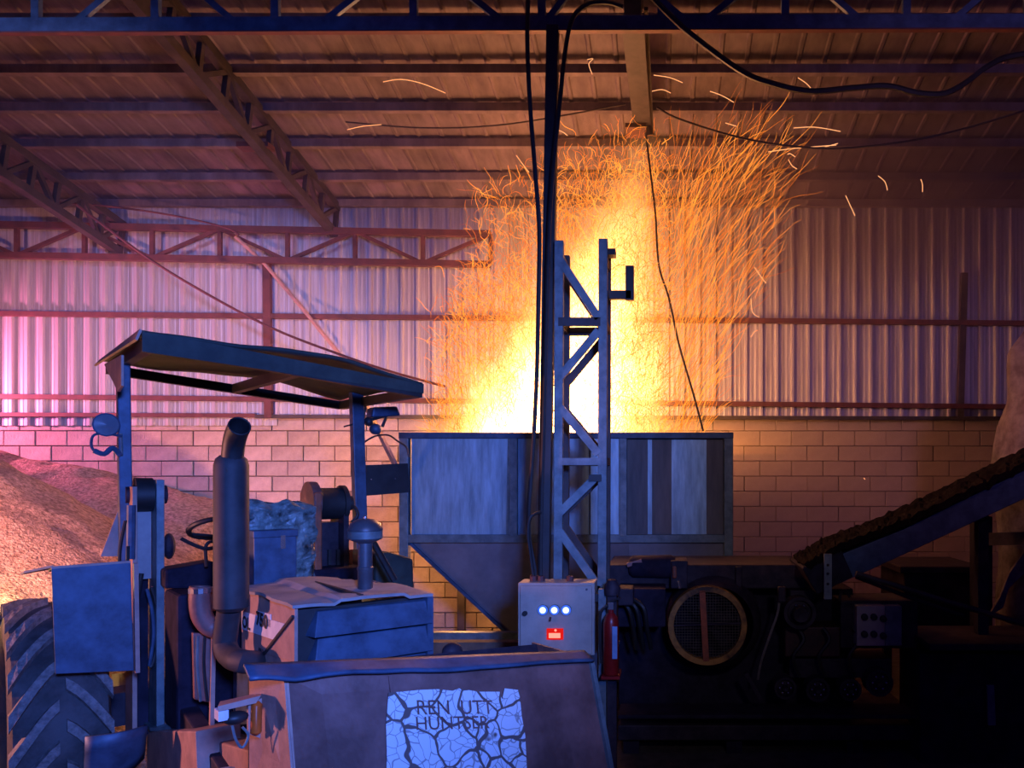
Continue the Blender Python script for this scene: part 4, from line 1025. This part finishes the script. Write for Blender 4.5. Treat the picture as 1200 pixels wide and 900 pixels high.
# switch panel with its six knobs
MBx(985, 704, 1076, 760, Zm-.05, .4, 'cabinet', GRIME2)
sp_ = MBx(1004, 710, 1037, 757, Zm-.15, .10, 'switch_panel', PANELBOX, bev=.005)
sp2_ = MBx(1037, 710, 1057, 757, Zm-.14, .10, 'switch_panel_side', PAINTST, bev=.005)
for px, py in ((1013, 723), (1024, 723), (1035, 725), (1013, 743), (1024, 743), (1035, 745)):
    MB().lathe([(0, -.03), (.022, -.028), (.026, 0), (.026, .005), (0, .005)], P(px, py, Zm-.155), 'y', 12).build('knob', BLACK, sp_, smooth=True)
MB().tube(smoothpath([P(984, 703, Zm), P(986, 694, Zm), P(991, 692, Zm), P(996, 700, Zm)]), .012, 6).build('lifting_eye', GRIME2, mc_, smooth=True)

# conveyor
cv = thing('conveyor', P(1080, 800, 5.75), 'dark inclined conveyor trough rising to the right edge', 'conveyor')
Zv = 5.6
a0 = [P(960, 676, Zv), P(1260, 556, Zv)]
MB().sheet([P(952, 668, Zv), P(966, 692, Zv), P(1020, 668, Zv), P(1265, 555, Zv), P(1265, 520, Zv), P(1060, 620, Zv), P(985, 650, Zv)], .05).build('trough_side', BLUEP, cv, bevel=.006)
off = V((0, .5, 0))
MB().sheet([P(952, 668, Zv)+off, P(966, 692, Zv)+off, P(1020, 668, Zv)+off, P(1265, 555, Zv)+off, P(1265, 520, Zv)+off, P(1060, 620, Zv)+off, P(985, 650, Zv)+off], .05).build('trough_side', GRIME2, cv)
def belt(u, v):
    pts = [(945, 664), (985, 641), (1060, 613), (1160, 566), (1265, 514)]
    k = min(3, int(u*4)); t = u*4-k
    p = P(pts[k][0]+(pts[k+1][0]-pts[k][0])*t, pts[k][1]+(pts[k+1][1]-pts[k][1])*t, Zv-.02)
    return p+V((0, v*.56, .03*noise.noise(V((u*45, v*9, 0)))+.012*noise.noise(V((u*120, v*20, 0)))))
MB().grid(belt, 90, 8).build('dirt_crust', CRUST, cv, solid=.05)
MB().sheet([P(940, 666, Zv-.01), P(985, 642, Zv-.01), P(1000, 676, Zv-.01), P(958, 697, Zv-.01)], .6).build('tail_box', GRIME, cv, bevel=.01)
MB().bar(P(970, 649, Zv-.06), P(970, 702, Zv-.06), .055, .02, (0,1,0)).build('strap', PAINTST, cv)
for py in (662, 672, 684): MB().lathe([(0, -.012), (.010, -.008), (.010, 0), (0, 0)], P(970, py, Zv-.07), 'y', 8).build('strap_hole', BLACK, cv)
for x in (1150, 1240):
    a = P(x, 600, Zv+.28); MB().bar(a, (a.x, a.y, 0), .08, .08, (0,1,0)).build('leg', GRIME, cv)
tag(MB().tube([P(1003, 672, 5.4), P(1100, 702, 5.4), P(1270, 752, 5.4)], .020, 8).build('steel_pipe', DARKST, smooth=True), 'thin steel pipe slanting down below the conveyor', 'pipe')
tag(MB().tube([P(1003, 676, 5.5), P(1060, 698, 5.5), P(1130, 722, 5.5)], .014, 8).build('steel_pipe', GRIME, smooth=True), 'shorter black pipe just under the pale slanting pipe', 'pipe')

# cloth dust sock at the right edge
def sock(u, v):
    prof = [(850, 1176), (700, 1168), (640, 1176), (600, 1180), (560, 1160), (540, 1166), (500, 1174), (470, 1181), (440, 1186), (410, 1189), (372, 1215)]
    t = v*10; k = min(9, int(t)); t -= k
    py = prof[k][0]+(prof[k+1][0]-prof[k][0])*t; pxl = prof[k][1]+(prof[k+1][1]-prof[k][1])*t
    Z = 6.5; c = P(1255, py, Z); r_ = (1255-pxl)/900*Z
    a = 2*math.pi*u
    return c+V((-r_*math.cos(a), r_*math.sin(a)*.9, 0))+noise.noise_vector(V((math.cos(a)*2.5, math.sin(a)*2.5, v*5)))*.06
so = MB().grid(sock, 40, 44).build('dust_bag', CLOTH, smooth=True)
tag(so, 'tall dusty cloth filter bag at the right edge above the conveyor', 'bag')
bx = thing('bag_stand', P(1180, 900, 6.3), 'dark upright steel column under the cloth bag behind the conveyor', 'stand')
MB().box((P(1142, 0, 6.35).x, 6.3, 0), (P(1160, 0, 6.35).x, 6.45, P(0, 605, 6.35).z)).build('column', GRIME, bx)
MB().bar(P(1150, 632, 6.24), P(1230, 630, 5.75), .06, .10).build('cross_bar', GRIME2, bx)
MB().sheet([P(1160, 720, 6.1), P(1172, 700, 6.1), P(1183, 672, 6.1), P(1205, 640, 6.1), P(1210, 662, 6.1), P(1182, 690, 6.1), P(1176, 712, 6.1), P(1150, 728, 6.1)], .03).build('cloth_drape', CLOTH, bx)
# bench and side cabinet at the right
bn = thing('steel_bench', P(1150, 900, 5.6), 'dark steel bench with a pale front edge under the conveyor', 'bench')
MBx(1090, 755, 1280, 763, 5.5, .7, 'bench_top', GRIME2, bn)
MBx(1078, 766, 1280, 960, 5.65, .5, 'bench_cabinet', GRIME, bn)
MB().sheet([P(1157, 803, 5.6), P(1165, 803, 5.6), P(1167, 850, 5.6), P(1158, 850, 5.6)], .02).build('door_handle_plate', PAINTST, bn)
dk = thing('dark_hopper_bin', P(1100, 900, 7.4), 'black bin behind the slanting pipes below the conveyor', 'bin')
MBx(1060, 668, 1150, 745, 7.2, .8, 'bin_body', GRIME, dk); MBx(1055, 664, 1155, 672, 7.15, .9, 'bin_rim', GRIME2, dk)
a = P(1060, 745, 7.2); b = P(1150, 745, 7.2)
for x in (a.x+.05, b.x-.05):
    for y in (7.25, 7.95): MB().box((x-.04, y-.04, 0), (x+.04, y+.04, a.z)).build('leg', GRIME, dk)

for o in bpy.data.objects:
    if '_local' in o: del o['_local']
